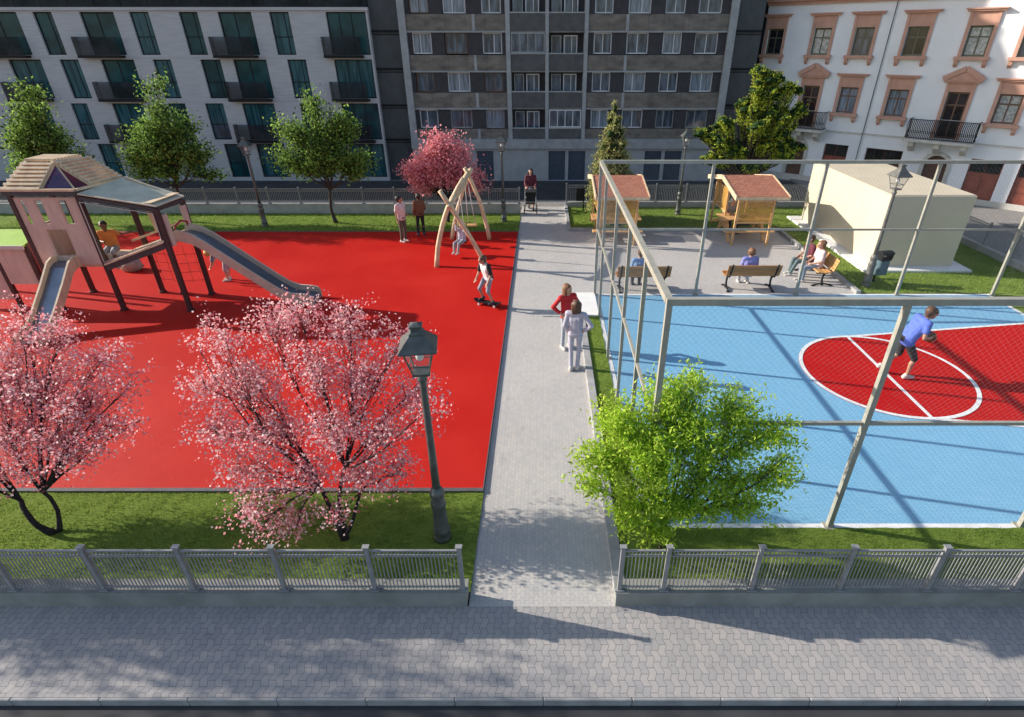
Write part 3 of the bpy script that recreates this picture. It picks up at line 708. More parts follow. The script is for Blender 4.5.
for a, b in arch:
    c_ = (a + b) / 2; w_ = (b - a) / 2
    d_ = MB().box(a, b, .12, .17, -.1, 1.9)
    for x0, x1 in ((a + .08, c_ - .04), (c_ + .04, b - .08)):
        for zz0, zz1 in ((.1, .55), (.65, 1.2)): d_.box(x0, x1, .10, .119, zz0, zz1)
    do = d_.build('arched_door', 'door_brown', hs)
    # stone arch filling the upper corners of the square opening
    m_ = MB(); r0 = w_; zc = 1.9 - r0
    A = [(c_ + r0 * math.cos(math.pi * i / 12), zc + r0 * math.sin(math.pi * i / 12)) for i in range(13)]
    B = [(c_ + (r0 + .16) * math.cos(math.pi * i / 12), zc + (r0 + .16) * math.sin(math.pi * i / 12)) for i in range(13)]
    for i in range(12):
        m_.prism([(A[i][0], -.07, A[i][1]), (A[i + 1][0], -.07, A[i + 1][1]), (B[i + 1][0], -.07, B[i + 1][1]), (B[i][0], -.07, B[i][1])], (0, .067, 0))
    for x0, x1 in ((a - .16, a), (b, b + .16)): m_.box(x0, x1, -.07, -.003, .22, zc)
    m_.build('arch', 'stone', do)
    fl_ = MB()
    for sg in (0, 1):
        seg = A[:7] if sg == 0 else A[6:]
        cx_ = b if sg == 0 else a
        for i in range(len(seg) - 1): fl_.add([(seg[i][0], .06, seg[i][1]), (seg[i + 1][0], .06, seg[i + 1][1]), (cx_, .06, 1.92)], [(0, 1, 2)])
    fl_.build('spandrel', 'stone', do)
dp = MB().tube([(-6.0, -.06, 8.08), (-6.0, -.06, 2.62), (-6.0, -.09, 2.5), (-6.0, -.06, 2.3), (-6.0, -.06, -.1)], .018, 8).build('drainpipe', 'dark_frame', hs)
struct('pavement', MB().prism([(13.6, 33.5, -.12), (13.6, 28.2, -.12), (18.6, 22.8, -.12), (26, 16, -.12), (30, 14, -.12), (30, 20, -.12)][::-1], (0, 0, .08)), 'far_paving', 'grey pavement along the ornate white house', 'pavement')
# ---- cream block
cb_ = thing('utility_block', 'plain cream rendered flat-roofed block on a white plinth', 'building', (12.0, 19.9, 0))
MB().cbox(10.68, 13.32, 17.12, 22.72, .1, 2.36, .02).build('body', 'cream', cb_, True)
MB().cbox(10.28, 13.75, 16.72, 23.2, -.1, .1, .015).build('plinth', 'white_slab', cb_, True)
MB().box(10.72, 13.28, 17.16, 22.68, 2.362, 2.375).build('roof_sheet', 'cream', cb_, True)
# ------------------------------------------------------------------ trees
def foliage(pts, sizes, rs, ratio=.55, up=.3, mats=2, w=None):
    """one leaf-sized folded face per point"""
    n = len(pts); a = rs.normal(0, 1, (n, 3)); a[:, 2] -= .15; a /= np.linalg.norm(a, axis=1)[:, None]
    q = rs.normal(0, 1, (n, 3)); q[:, 2] += up; b = np.cross(a, q); b /= np.linalg.norm(b, axis=1)[:, None]
    nn = np.cross(a, b); L = sizes[:, None]
    p0 = pts - a * L * .5; p2 = pts + a * L * .5; fold = nn * L * .1
    p1 = pts + b * L * ratio * .5 + fold; p3 = pts - b * L * ratio * .5 + fold
    return np.stack([p0, p1, p2, p3], 1).reshape(-1, 3)
def leaf_mesh(name, V, mi, mats, par):
    n = len(V) // 4; me = bpy.data.meshes.new(name)
    me.vertices.add(len(V)); me.vertices.foreach_set('co', V.ravel().astype(np.float32))
    me.loops.add(n * 4); me.loops.foreach_set('vertex_index', np.arange(n * 4)); me.polygons.add(n)
    me.polygons.foreach_set('loop_start', np.arange(n) * 4); me.polygons.foreach_set('material_index', mi.astype(int))
    for m_ in mats: me.materials.append(M[m_])
    me.update(); me.validate()
    o = bpy.data.objects.new(name, me); C.objects.link(o); o.parent = par; return o
def tree(name, label, loc, seed, fork, blobs, ntw, per, size, mats, weights, bark='bark', r0=.09, spread=.16, ratio=.55, stems=None, group=None, shell=.5, bend=.08, twig_r=.006, up=.3, cat='tree', droop=0, clump=0, core=None, cs=.7):
    """blobs: (x, y, z, rx, ry, rz) clumps of the crown; limbs run to each clump, twigs fill it, leaves sit along the outer twigs"""
    rs = np.random.RandomState(seed); t = thing(name, label, cat, loc, 0, group)
    tr = MB(); fk = Vector(fork); limbs = []
    def path(p, q, k, j):
        p = Vector(p); q = Vector(q); out = []
        o = Vector((rs.normal(0, j), rs.normal(0, j), abs(rs.normal(0, j)) * .5))
        for i in range(k + 1):
            u = i / k; out.append(p.lerp(q, u) + o * math.sin(math.pi * u) + Vector(rs.normal(0, j * .12, 3)) * (0 < i < k))
        return out
    starts = stems or [((0, 0, -.04), fork, r0)]
    for (a, b, ra) in starts:
        pp = path(a, b, 6, bend * .6); tr.tube(pp, [ra * (1.5 - .5 * min(1, i * .6)) * (1 - .05 * i) for i in range(7)], 9)
    vol = np.array([b[3] * b[4] * b[5] for b in blobs]); vol = vol / vol.sum()
    P = []
    for bi, b in enumerate(blobs):
        c_ = Vector(b[:3]); base = min((Vector(s_[1]) for s_ in starts), key=lambda v_: (v_ - c_).length) if stems else fk
        rb = (starts[0][2] if not stems else starts[0][2]) * .5
        lp = path(base, c_ + Vector((0, 0, -b[5] * .25)), 6, bend)
        tr.tube(lp, [max(.008, rb * (1 - .13 * i)) for i in range(7)], 6)
        m = max(3, int(ntw * vol[bi]))
        d = rs.normal(0, 1, (m, 3)); d /= np.linalg.norm(d, axis=1)[:, None]
        rad = shell + (1 - shell) * rs.rand(m) ** .5
        ends = np.array(b[:3]) + d * np.array(b[3:]) * rad[:, None] * rs.uniform(.75, 1.15, (m, 1))
        for e in ends:
            i = rs.randint(2, 7); s_ = lp[i]; e = Vector(e)
            if e.z < .12: e.z = .12 + rs.rand() * .1
            mid = s_.lerp(e, .55) + Vector(rs.normal(0, .05, 3)) + Vector((0, 0, .06))
            tr.tube([s_, mid, e], [twig_r * 1.7, twig_r, twig_r * .4], 4, cap=False)
            n = rs.poisson(per)
            S, Mi, E_ = np.array(s_), np.array(mid), np.array(e)
            if clump:
                nc = max(1, n // clump); uc = rs.uniform(.45, 1.1, nc)[:, None]
                cc = (1 - uc) ** 2 * S + 2 * uc * (1 - uc) * Mi + uc ** 2 * E_ + rs.normal(0, spread, (nc, 3)) * np.array([1, 1, .7])
                ln = cc[rs.randint(0, nc, n)] if n else np.zeros((0, 3)); L_ = ln + rs.normal(0, size * cs, (n, 3))
            else:
                u = rs.uniform(.35, 1.08, n)[:, None]
                ln = (1 - u) ** 2 * S + 2 * u * (1 - u) * Mi + u ** 2 * E_
                L_ = ln + rs.normal(0, spread, (n, 3)) * np.array([1, 1, .7]); L_[:, 2] -= droop * rs.rand(n)
            P.append(L_)
    P = np.concatenate(P); P = P[P[:, 2] > .06]
    sz = rs.uniform(.65, 1.25, len(P)) * size
    tr.build('trunk', bark, t)
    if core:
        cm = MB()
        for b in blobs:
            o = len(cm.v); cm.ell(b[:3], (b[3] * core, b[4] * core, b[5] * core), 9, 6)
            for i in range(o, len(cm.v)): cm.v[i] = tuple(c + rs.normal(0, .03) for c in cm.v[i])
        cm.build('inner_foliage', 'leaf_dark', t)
    leaf_mesh('crown', foliage(P, sz, rs, ratio, up), rs.choice(len(mats), len(P), p=weights), mats, t)
    return t
PK = ['pink_light', 'pink', 'pink_deep']; PW = [.42, .42, .16]
# cherry in front, right of centre of the lawn
tree('cherry_tree', 'pink blossoming cherry standing beside the nearest street lamp', (-2.95, 5.76, .02), 21, (.02, 0, .55),
     [(-1.8, 1.54, 2.63, 0.42, 0.4, 0.23), (-1.32, 1.84, 2.7, 0.45, 0.43, 0.24), (-0.74, 1.84, 2.87, 0.4, 0.38, 0.22), (0.03, 1.74, 2.78, 0.45, 0.43, 0.24), (0.8, 1.54, 2.55, 0.4, 0.38, 0.22), (-2.07, 1.14, 2.0, 0.4, 0.38, 0.22), (-1.42, 1.24, 2.11, 0.5, 0.47, 0.27), (-0.44, 1.14, 2.35, 0.5, 0.47, 0.27), (0.33, 1.14, 2.18, 0.5, 0.47, 0.27), (1.06, 1.04, 1.98, 0.4, 0.38, 0.22), (-1.87, 0.74, 1.47, 0.45, 0.43, 0.24), (-1.0, 0.64, 1.55, 0.5, 0.47, 0.27), (-0.07, 0.54, 1.71, 0.5, 0.47, 0.27), (0.69, 0.54, 1.63, 0.47, 0.45, 0.26), (1.3, 0.54, 1.97, 0.3, 0.28, 0.16), (-1.43, 0.34, 1.06, 0.42, 0.4, 0.23), (-0.53, 0.24, 1.05, 0.45, 0.43, 0.24), (0.33, 0.24, 1.05, 0.45, 0.43, 0.24), (0.91, 0.24, 1.15, 0.35, 0.33, 0.19), (-1.07, -0.21, 0.92, 0.38, 0.36, 0.2), (-0.46, -0.36, 0.64, 0.35, 0.33, 0.19), (-0.86, -0.46, 0.74, 0.3, 0.28, 0.16), (0.13, -0.21, 0.73, 0.28, 0.26, 0.15), (-2.18, 1.44, 2.43, 0.25, 0.24, 0.14)],
     500, 48, .042, PK, PW, 'bark_dark', .04, .12, .9, stems=[((0, 0, -.04), (-.3, .3, .8), .036), ((.03, 0, -.04), (.05, .45, 1.0), .034), ((-.02, .02, -.04), (.3, .25, .75), .03)], group='pink cherry trees', bend=.12, twig_r=.003, shell=.2, clump=6, cs=1.3)
tree('cherry_tree', 'pink blossoming cherry with a forked dark trunk at the left end of the near lawn', (-7.35, 5.9, .02), 22, (0, 0, .5),
     [(0.66, 1.3, 2.26, 0.45, 0.43, 0.23), (-0.05, 1.6, 2.53, 0.45, 0.43, 0.23), (-0.63, 1.6, 2.61, 0.45, 0.43, 0.23), (1.21, 1.0, 2.0, 0.3, 0.28, 0.15), (0.61, 0.9, 1.8, 0.5, 0.47, 0.25), (-0.23, 1.1, 1.94, 0.5, 0.47, 0.25), (-0.86, 1.2, 2.05, 0.5, 0.47, 0.25), (-1.57, 1.2, 2.14, 0.5, 0.47, 0.25), (1.02, 0.6, 1.57, 0.4, 0.38, 0.2), (0.32, 0.5, 1.46, 0.45, 0.43, 0.23), (-0.36, 0.5, 1.55, 0.45, 0.43, 0.23), (-1.22, 0.6, 1.47, 0.5, 0.47, 0.25), (0.85, 0.1, 1.33, 0.35, 0.33, 0.17), (-0.08, 0.1, 1.15, 0.35, 0.33, 0.17), (-0.89, 0.1, 0.96, 0.45, 0.43, 0.23), (-1.99, 0.7, 1.58, 0.5, 0.47, 0.25), (-1.97, 1.7, 2.56, 0.45, 0.43, 0.23), (1.58, 0.5, 1.73, 0.2, 0.19, 0.1), (-0.85, 2.0, 2.85, 0.25, 0.24, 0.12)],
     470, 46, .040, PK, [.36, .46, .18], 'bark_dark', .04, .12, .9, stems=[((0, 0, -.04), (-.4, .15, .5), .045), ((.03, 0, -.04), (-.06, .2, .62), .034)], group='pink cherry trees', bend=.12, twig_r=.003, shell=.2, clump=6, cs=1.3)
tree('cherry_tree', 'rose pink cherry on the far lawn behind the log swing', (-3.95, 22.55, .02), 23, (0, 0, .9),
     [(0, 0, 2.3, 1.0, .9, .8), (-.75, .1, 1.9, .8, .8, .6), (1.0, -.1, 1.85, .9, .8, .5), (-1.15, 0, 2.1, .55, .6, .4), (.1, .1, 3.05, .7, .7, .55), (.55, .2, 2.6, .75, .7, .5), (-.45, 0, 2.7, .6, .6, .5), (1.05, 0, 1.5, .55, .5, .3), (-.9, -.2, 1.45, .5, .5, .3), (-.35, .0, 3.4, .35, .35, .3)],
     480, 30, .095, ['pink', 'pink_red', 'pink_deep'], [.5, .42, .08], 'bark_dark', .06, .16, .85, group='pink cherry trees', bend=.15, shell=.3)
tree('cherry_tree', 'pink blossoming cherry at the far left end of the near lawn', (-12.6, 5.6, .02), 24, (0, 0, .6),
     [(.9, 0, 1.8, .8, .6, .5), (.2, .3, 2.5, .9, .7, .6), (-.8, 0, 2.2, .9, .7, .6), (.3, -.4, 1.5, .8, .5, .4), (0, 0, 3.1, .6, .6, .4)],
     300, 20, .05, PK, PW, 'bark_dark', .08, .07, .8, group='pink cherry trees', bend=.14, shell=.35)
# bright green tree in front of the court
tree('young_tree', 'bright yellow-green leafy young tree in front of the blue court', (1.72, 5.6, .02), 31, (0, 0, .6),
     [(-0.7, 0.4, 2.1, 0.39, 0.37, 0.27), (-0.07, 0.6, 2.21, 0.41, 0.39, 0.28), (0.27, 0.7, 2.38, 0.34, 0.33, 0.24), (0.89, 0.6, 2.13, 0.39, 0.37, 0.27), (1.3, 0.3, 1.93, 0.34, 0.33, 0.24), (-0.97, 0.1, 1.67, 0.37, 0.35, 0.26), (-0.32, 0.1, 1.75, 0.43, 0.41, 0.3), (0.23, 0.3, 1.93, 0.39, 0.37, 0.27), (1.43, 0.0, 1.41, 0.32, 0.31, 0.22), (-1.08, -0.1, 1.33, 0.26, 0.25, 0.18), (-0.44, -0.2, 1.16, 0.37, 0.35, 0.26), (0.08, -0.25, 1.11, 0.34, 0.33, 0.24), (1.06, -0.15, 1.02, 0.32, 0.31, 0.22), (-0.23, -0.35, 0.76, 0.28, 0.27, 0.2), (-0.63, -0.3, 0.89, 0.24, 0.22, 0.17), (0.85, 0.2, 1.67, 0.26, 0.25, 0.18), (1.49, 0.0, 1.75, 0.19, 0.18, 0.14), (0.58, -0.2, 0.97, 0.26, 0.25, 0.18), (.45, .15, 1.72, .3, .3, .2), (.85, .0, 1.35, .3, .3, .2), (.35, -.05, 1.4, .28, .28, .2), (-0.3, -0.2, 1.67, 0.34, 0.33, 0.24)],
     700, 38, .076, ['leaf_bright', 'leaf_bright2'], [.5, .5], 'bark', .04, .06, .36, bend=.1, twig_r=.003, shell=.2, up=.15, droop=.05, clump=5)
# tall street trees left of the picture that dapple the pavement
for x, y, sd, lab in ((-13.6, 6.1, 72, 'tall broad street tree beyond the far left end of the near railing'),):
    tree('street_tree', lab, (x, y, .02), sd, (0, 0, 2.6), [(0, 0, 4.9, 1.5, 1.0, 1.0), (1.5, -.2, 4.4, 1.0, .9, .7), (-1.3, .2, 4.5, 1.1, .9, .8), (.6, .2, 5.9, 1.0, .8, .7), (-.6, 0, 3.6, .9, .8, .5), (1.0, -.1, 3.5, .9, .7, .5), (1.9, .1, 5.2, .8, .7, .5)] if sd == 72 else [(.3, 0, 3.7, .8, .5, .45), (1.1, -.1, 4.3, .8, .5, .45), (-.6, .1, 4.4, .9, .5, .5), (.6, 0, 5.2, .9, .5, .5), (1.6, 0, 5.0, .5, .4, .35)], 150 if sd == 72 else 75, 13, .12, ['leaf_mid', 'leaf_mid2'], [.6, .4], 'bark', .12, .2, .5, bend=.2, shell=.3)
# round-headed trees on the far lawn
GB = [(0, 0, 2.6, .95, .85, .7), (-.8, .1, 2.1, .8, .75, .6), (.8, 0, 2.2, .8, .75, .6), (.1, .1, 3.4, .75, .7, .6), (-.5, 0, 3.0, .7, .7, .55), (.6, .1, 2.95, .7, .7, .5), (.15, 0, 4.1, .45, .5, .5), (-1.1, 0, 1.65, .5, .5, .35), (1.15, 0, 1.65, .5, .5, .35), (0, -.2, 1.75, .7, .6, .35)]
for i, (x, y, sc, lab) in enumerate(((-8.5, 22.4, 1.0, 'green leafy tree on the far lawn, nearest to the rear pink cherry'), (-14.7, 22.55, 1.02, 'green leafy tree on the far lawn behind the slatted roof of the play tower'), (-19.2, 22.4, 1.0, 'green leafy tree on the far lawn behind the left edge of the play tower'), (-27.0, 22.3, 1.1, 'green leafy tree on the far lawn left of the play tower'))):
    rs_ = random.Random(40 + i)
    bb = [(b[0] * 1.25 * sc * rs_.uniform(.8, 1.2) + rs_.uniform(-.35, .35), b[1] * sc, b[2] * sc * 1.15 * rs_.uniform(.92, 1.08) + .12, b[3] * 1.15 * sc * rs_.uniform(.8, 1.1), b[4] * sc, b[5] * sc * rs_.uniform(.85, 1.1)) for b in GB]
    tree('broadleaf_tree', lab, (x, y, .02), 50 + i, (0, 0, 1.35), bb, 330, 44, .125, ['leaf_mid', 'leaf_mid2', 'leaf_dark'], [.5, .3, .2], 'bark', .07, .15, .5, group='green trees on the far lawn', bend=.12, shell=.4, up=.0)
# conifer behind the left picnic shelter
cb2 = []
for k3 in range(9):
    z = .6 + k3 * .46; r_ = 1.0 * (1 - (k3 / 9.3) ** 1.4)
    m = 5 if k3 < 6 else 3 if k3 < 8 else 1
    for j in range(m): a = j * 2 * math.pi / m + k3 * .7; cb2.append((r_ * .55 * math.cos(a) * (m > 1), r_ * .55 * math.sin(a) * (m > 1), z, max(.14, r_ * .62), max(.14, r_ * .62), .3))
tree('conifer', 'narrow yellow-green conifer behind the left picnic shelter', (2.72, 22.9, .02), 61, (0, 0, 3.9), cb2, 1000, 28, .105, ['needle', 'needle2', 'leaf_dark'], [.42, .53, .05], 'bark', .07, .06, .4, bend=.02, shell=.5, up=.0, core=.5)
# dark pine; the lit look of its clumps is put into the leaf colour
pb = [(-1.75, 0, 3.05, .42, .45, .25), (-1.15, -.1, 2.75, .5, .5, .28), (-.95, .1, 3.45, .4, .4, .25), (-.3, 0, 4.1, .45, .45, .28), (.2, 0, 4.75, .5, .45, .3), (.6, 0, 5.15, .35, .35, .2), (.75, .1, 4.55, .55, .5, .3), (1.3, 0, 4.75, .42, .4, .22), (1.0, -.2, 3.8, .6, .5, .32), (1.75, 0, 3.95, .5, .45, .28), (.15, -.2, 3.4, .6, .5, .35), (-.5, -.1, 2.4, .6, .5, .32), (.7, -.3, 2.8, .6, .5, .34), (1.5, 0, 3.2, .55, .5, .3), (1.4, -.1, 2.3, .55, .5, .3), (.4, -.2, 1.9, .6, .5, .3), (-1.3, 0, 2.05, .5, .45, .25), (1.9, 0, 2.7, .4, .4, .25), (.1, .1, 5.3, .25, .25, .18)]
rp_ = random.Random(9); pb2 = []
for b in pb:
    pb2.append((b[0], b[1], b[2], b[3] * .6, b[4] * .6, b[5] * .6))
    for j in range(5):
        a = rp_.uniform(0, 6.28); e_ = rp_.uniform(-.1, 1.3)
        pb2.append((b[0] + b[3] * .9 * math.cos(a) * math.cos(e_), b[1] + b[4] * .9 * math.sin(a) * math.cos(e_), b[2] + b[5] * 1.1 * math.sin(e_), .2, .2, .14))
tree('pine_tree', 'dark pine with sunlit-coloured clumps of needles behind the right picnic shelter', (8.4, 24.2, .02), 62, (.1, 0, 1.3), pb2, 900, 60, .085, ['leaf_mid', 'leaf_sunlit', 'leaf_dark'], [.24, .68, .08], 'bark', .11, .045, .5, bend=.05, shell=.8, up=.6, core=.85)

# ------------------------------------------------------------------ street lamps
def lamp(label, loc, rz, mt):
    t = thing('street_lamp', label, 'street lamp', loc, rz, 'old-style street lamps')
    MB().lathe([(.13, 0), (.13, .05), (.115, .07), (.115, .14), (.125, .16), (.125, .2), (.108, .23), (.095, .62), (.105, .66), (.11, .70), (.105, .74), (.085, .78), (.09, .83), (.105, .86), (.105, .92), (.08, .96), (.062, 1.0)], 18).build('base', mt, t)
    MB().lathe([(.058, .99), (.052, 1.6), (.043, 2.7), (.043, 2.74), (.06, 2.76), (.06, 2.80), (.042, 2.83), (.042, 2.87)], 14).build('post', mt, t)
    h = MB(); z0, z1 = 2.90, 3.22; a0, a1 = .095, .17
    h.box(-a0 - .012, a0 + .012, -a0 - .012, a0 + .012, z0 - .03, z0)
    for sx in (-1, 1):
        for sy in (-1, 1): h.bar((sx * a0, sy * a0, z0), (sx * a1, sy * a1, z1 - .001), .016, .016)
    zm = .36; am = a0 + (a1 - a0) * zm; zz = z0 + (z1 - z0) * zm
    for sg in (-1, 1): h.bar((-am, sg * am, zz), (am, sg * am, zz), .012, .012); h.bar((sg * am, -am + .007, zz), (sg * am, am - .007, zz), .012, .012)
    h.build('lantern_frame', mt, t)
    g = MB(); i = .006
    for k3 in range(4):
        c_, s_ = math.cos(k3 * math.pi / 2), math.sin(k3 * math.pi / 2); rot = lambda x, y, z: (x * c_ - y * s_, x * s_ + y * c_, z)
        g.quad(rot(-a0, -a0 + i, z0 + .005), rot(a0, -a0 + i, z0 + .005), rot(a1, -a1 + i, z1 - .005), rot(-a1, -a1 + i, z1 - .005))
    g.build('lantern_glass', 'lamp_glass', t)
    b = MB(); b.ell((0, 0, 3.10), (.05, .05, .065)); b.box(-.02, .02, -.02, .02, 3.16, 3.221); b.build('bulb', 'bulb', t)
    rr = MB(); A, B_, D, E_ = .225, .19, .085, .06
    def sq(a, z): return [(-a, -a, z), (a, -a, z), (a, a, z), (-a, a, z)]
    vs = sq(A - .02, 3.222) + sq(A, 3.235) + sq(A, 3.25) + sq(D + .012, 3.40) + sq(D, 3.41) + sq(D, 3.43) + sq(E_, 3.455) + sq(E_, 3.50) + sq(E_ + .015, 3.505) + sq(E_ + .015, 3.525) + sq(.02, 3.55)
    fs = [(3, 2, 1, 0), (40, 41, 42, 43)] + [(r_ * 4 + k3, r_ * 4 + (k3 + 1) % 4, r_ * 4 + 4 + (k3 + 1) % 4, r_ * 4 + 4 + k3) for r_ in range(10) for k3 in range(4)]
    rr.add(vs, fs); rr.build('lantern_roof', mt, t)
    return t
lp_ = lamp('tall dark green street lamp on the near lawn beside the front cherry', (-1.5, 5.80, .02), R(8), 'lamp_metal')
lw = lamp('weathered street lamp beside the blue-grey bin and the cream block', (9.78, 15.62, .02), R(8), 'lamp_weathered')
dup(lp_, (-11.2, 21.9, .02), R(3), 'dark street lamp on the far lawn behind the long metal slide', .95)
dup(lp_, (-1.63, 22.6, .02), R(-4), 'dark street lamp on the far lawn next to the path and the rear pink cherry', .96)
dup(lp_, (5.78, 23.7, .02), R(5), 'dark street lamp on the lawn between the two picnic shelters', .97)
# ------------------------------------------------------------------ bins
b1 = thing('litter_bin', 'blue-grey litter bin with a hooded black top on a post by the cream block', 'bin', (10.25, 15.9, .02), R(12))
MB().tube([(0, .13, 0), (0, .13, .9)], .028, 10).lathe([(.07, 0), (.07, .02)], 12, (0, .13, 0)).build('post', 'black', b1)
MB().cbox(-.17, .17, -.13, .09, .28, .74, .03).build('body', 'bin_blue', b1)
hd = MB().cbox(-.185, .185, -.145, .105, .74, .79, .02)
for x_ in (-.185, .15): hd.box(x_, x_ + .035, -.145, .105, .792, .92)
hd.prism([(-.2, -.16, .922), (-.2, .12, .922), (-.2, .1, .985), (-.2, -.02, 1.01), (-.2, -.14, .985)], (.4, 0, 0)); hd.build('hood', 'black', b1)
b2 = thing('litter_bin', 'small black litter bin on a post beside the rear gate', 'bin', (1.75, 24.4, .02), R(-5))
MB().tube([(0, 0, 0), (0, 0, .95)], .03, 8).build('post', 'black', b2); MB().cbox(-.32, -.04, -.11, .11, .42, .9, .02).build('body', 'black', b2); MB().cbox(-.34, -.02, -.13, .13, .902, .96, .015).build('lid', 'black', b2)

# ------------------------------------------------------------------ benches
def bench(label, loc, rz, wood):
    """faces -y; back towards +y"""
    t = thing('park_bench', label, 'bench', loc, rz, 'wooden park benches'); w_ = .78
    s = MB()
    for k3 in range(5): y = -.2 + k3 * .085; s.cbox(-w_, w_, y - .036, y + .036, .425 + .012 * abs(k3 - 2), .455 + .012 * abs(k3 - 2), .006)
    s.build('seat', wood, t)
    b = MB()
    for k3 in range(4):
        z = .53 + k3 * .088; y = .235 + k3 * .03
        b.bar((-w_, y, z), (w_, y, z), .028, .083, (0, .32, 1))
    b.build('backrest', wood, t)
    for x in (-.66, .66):
        l = MB()
        l.tube([(x, .03, .03), (x, .0, .14), (x, -.01, .26), (x, .03, .40)], [.045, .032, .03, .038], 8)
        l.tube([(x, -.24, .025), (x, -.1, .05), (x, .03, .075), (x, .16, .05), (x, .30, .025)], .026, 8)
        l.tube([(x, -.22, .405), (x, .05, .395), (x, .2, .44), (x, .275, .6), (x, .36, .86)], .028, 8)
        l.box(x - .045, x + .045, -.29, -.2, 0, .02); l.box(x - .045, x + .045, .25, .34, 0, .02)
        l.build('leg', 'black', t)
    return t
be = bench('brown wooden bench where the man in light blue sits, behind the court', (2.93, 15.42, 0), R(180), 'wood_brown')
dup(be, (6.15, 15.5, 0), R(180), 'brown wooden bench where the person in violet-blue sits, behind the court')
bench('golden wooden bench turned sideways at the right edge of the plaza', (8.45, 16.35, 0), R(-90), 'wood_gold')

# ------------------------------------------------------------------ picnic shelters
def shelter(label, loc):
    t = thing('picnic_shelter', label, 'picnic shelter', loc, 0, 'roofed picnic tables on the plaza')
    # local: x -.87 .. .87, y -1.75 .. 1.85 ; ridge along x at y = .05
    ze, zr = 1.80, 2.14; X = .90
    th = .05
    for y0, y1, nm in ((-1.78, .05, 'front'), (1.85, .05, 'back')):
        m_ = MB(); sg = 1 if y0 < 0 else -1
        m_.prism([(-X, y0, ze), (-X, y1 - sg * .004, zr), (-X, y1 - sg * .004, zr + th), (-X, y0, ze + th)][::sg], (2 * X, 0, 0))
        rp = m_.build('roof', 'shingles', t)
        bb = MB()
        for x in (-X - .022, X + .022): bb.bar((x, y0 - sg * .03, ze - .01), (x, y1 - sg * .02, zr - .005), .04, .16)
        bb.bar((-X - .04, y0 - sg * .022, ze - .02), (X + .04, y0 - sg * .022, ze - .02), .03, .10); bb.build('fascia', 'wood', rp)
    lin = MB()
    for y in (-1.3, 1.4): lin.box(-.7, .7, y - .035, y + .035, 1.66, 1.76)
    lin.build('beam', 'wood_orange', t)
    for x, y, xb, yb in ((-.62, -1.3, -.70, -1.42), (.62, -1.3, .58, -1.42), (-.66, 1.4, -.70, 1.45), (.66, 1.4, .66, 1.45)):
        MB().bar((xb, yb, 0), (x, y, 1.86), .075, .075).build('post', 'wood_orange', t)
    MB().box(-.60, .56, -1.372, -1.36, .86, 1.64).build('screen', 'amber_screen', t)
    MB().box(-.655, -.645, -.1, 1.34, .92, 1.72).build('screen', 'amber_screen', t)
    MB().box(-.62, .58, -1.40, -1.34, .80, .86).build('screen_rail', 'wood_orange', t)
    MB().box(-.68, -.63, -.1, 1.36, .86, .915).box(-.70, -.63, -.16, -.105, .445, 1.80).build('screen_rail', 'wood_orange', t)
    tp = MB()
    for k3 in range(6): y = -.62 + k3 * .14; tp.cbox(-.92, .92, y - .064, y + .064, .72, .765, .008)
    tp.build('table_top', 'wood_orange', t)
    for y in (-1.02, .48):
        b_ = MB(); b_.cbox(-.92, .92, y - .14, y - .006, .40, .445, .008); b_.cbox(-.92, .92, y + .006, y + .14, .40, .445, .008); b_.build('bench_seat', 'wood_orange', t)
    for x in (-.68, .62):
        l = MB(); l.bar((x, -1.0, 0), (x, -.42, .72), .07, .1, (1, 0, 0)); l.bar((x, .46, 0), (x, -.12, .72), .07, .1, (1, 0, 0)); l.box(x + .04, x + .1, -1.12, .6, .30, .395); l.build('leg', 'wood_orange', t)
    k_ = MB().cbox(-.22, .22, -.58, -.34, .767, .835, .01); k_.box(-.2, .2, -.5, -.2, .46, .716); k_.build('grill', 'black', t)
    return t
sh1 = shelter('red-roofed wooden picnic shelter with a man in grey seated, nearest the cream block', (7.55, 20.95, 0))
dup(sh1, (2.72, 20.95, 0), 0, 'empty red-roofed wooden picnic shelter in front of the narrow conifer')
# ------------------------------------------------------------------ play tower with two slides
tw = thing('play_tower', 'large wooden play tower with slatted roof, sloping bridge and two slides on the red surface', 'play tower', (-12.4, 14.4, .045))
tw.location.z = 0.0
def tb(mb, nm, m_, par=tw): return mb.build(nm, m_, par, True)
F, B_ = 13.8, 15.08
for x, y, z1 in ((-13.2, F + .02, 3.16), (-11.52, F + .02, 3.16), (-13.26, B_, 3.2), (-11.2, B_ - .02, 3.2), (-9.66, 13.76, 2.84), (-9.70, 14.93, 2.78), (-10.55, 15.0, 2.9)):
    tb(MB().cbox(x - .055, x + .055, y - .055, y + .055, -.02, z1, .008).cbox(x - .075, x + .075, y - .075, y + .075, 0, .1, .01), 'post', 'maroon')
fp = MB().facade(-13.16, -11.58, 1.36, 3.10, [(1.60, 2.30, [(-12.67, -12.16)]), (2.44, 3.03, [(-13.02, -12.92), (-12.65, -12.47), (-12.06, -11.86)])], 13.80, .05, True)
o_ = fp.build('front_panel', 'panel_wood'); o_.parent = tw; o_.location = (12.4, -14.4, 0)
tb(MB().box(-13.2, -11.58, 13.86, 15.02, 1.28, 1.36), 'floor', 'wood')
tb(MB().box(-13.24, -13.2, 13.9, 15.0, 1.36, 2.3), 'side_panel', 'panel_wood')
tb(MB().box(-13.2, -12.5, 15.04, 15.08, 1.36, 2.0), 'back_panel', 'panel_wood')
bm_ = MB(); bm_.box(-13.27, -11.42, 13.70, 13.82, 3.165, 3.27); bm_.box(-13.27, -13.15, 13.825, 15.1, 3.165, 3.27); bm_.box(-13.27, -11.2, 15.105, 15.2, 3.165, 3.27); bm_.bar((-11.46, 13.83, 3.215), (-11.24, 15.1, 3.235), .11, .1)
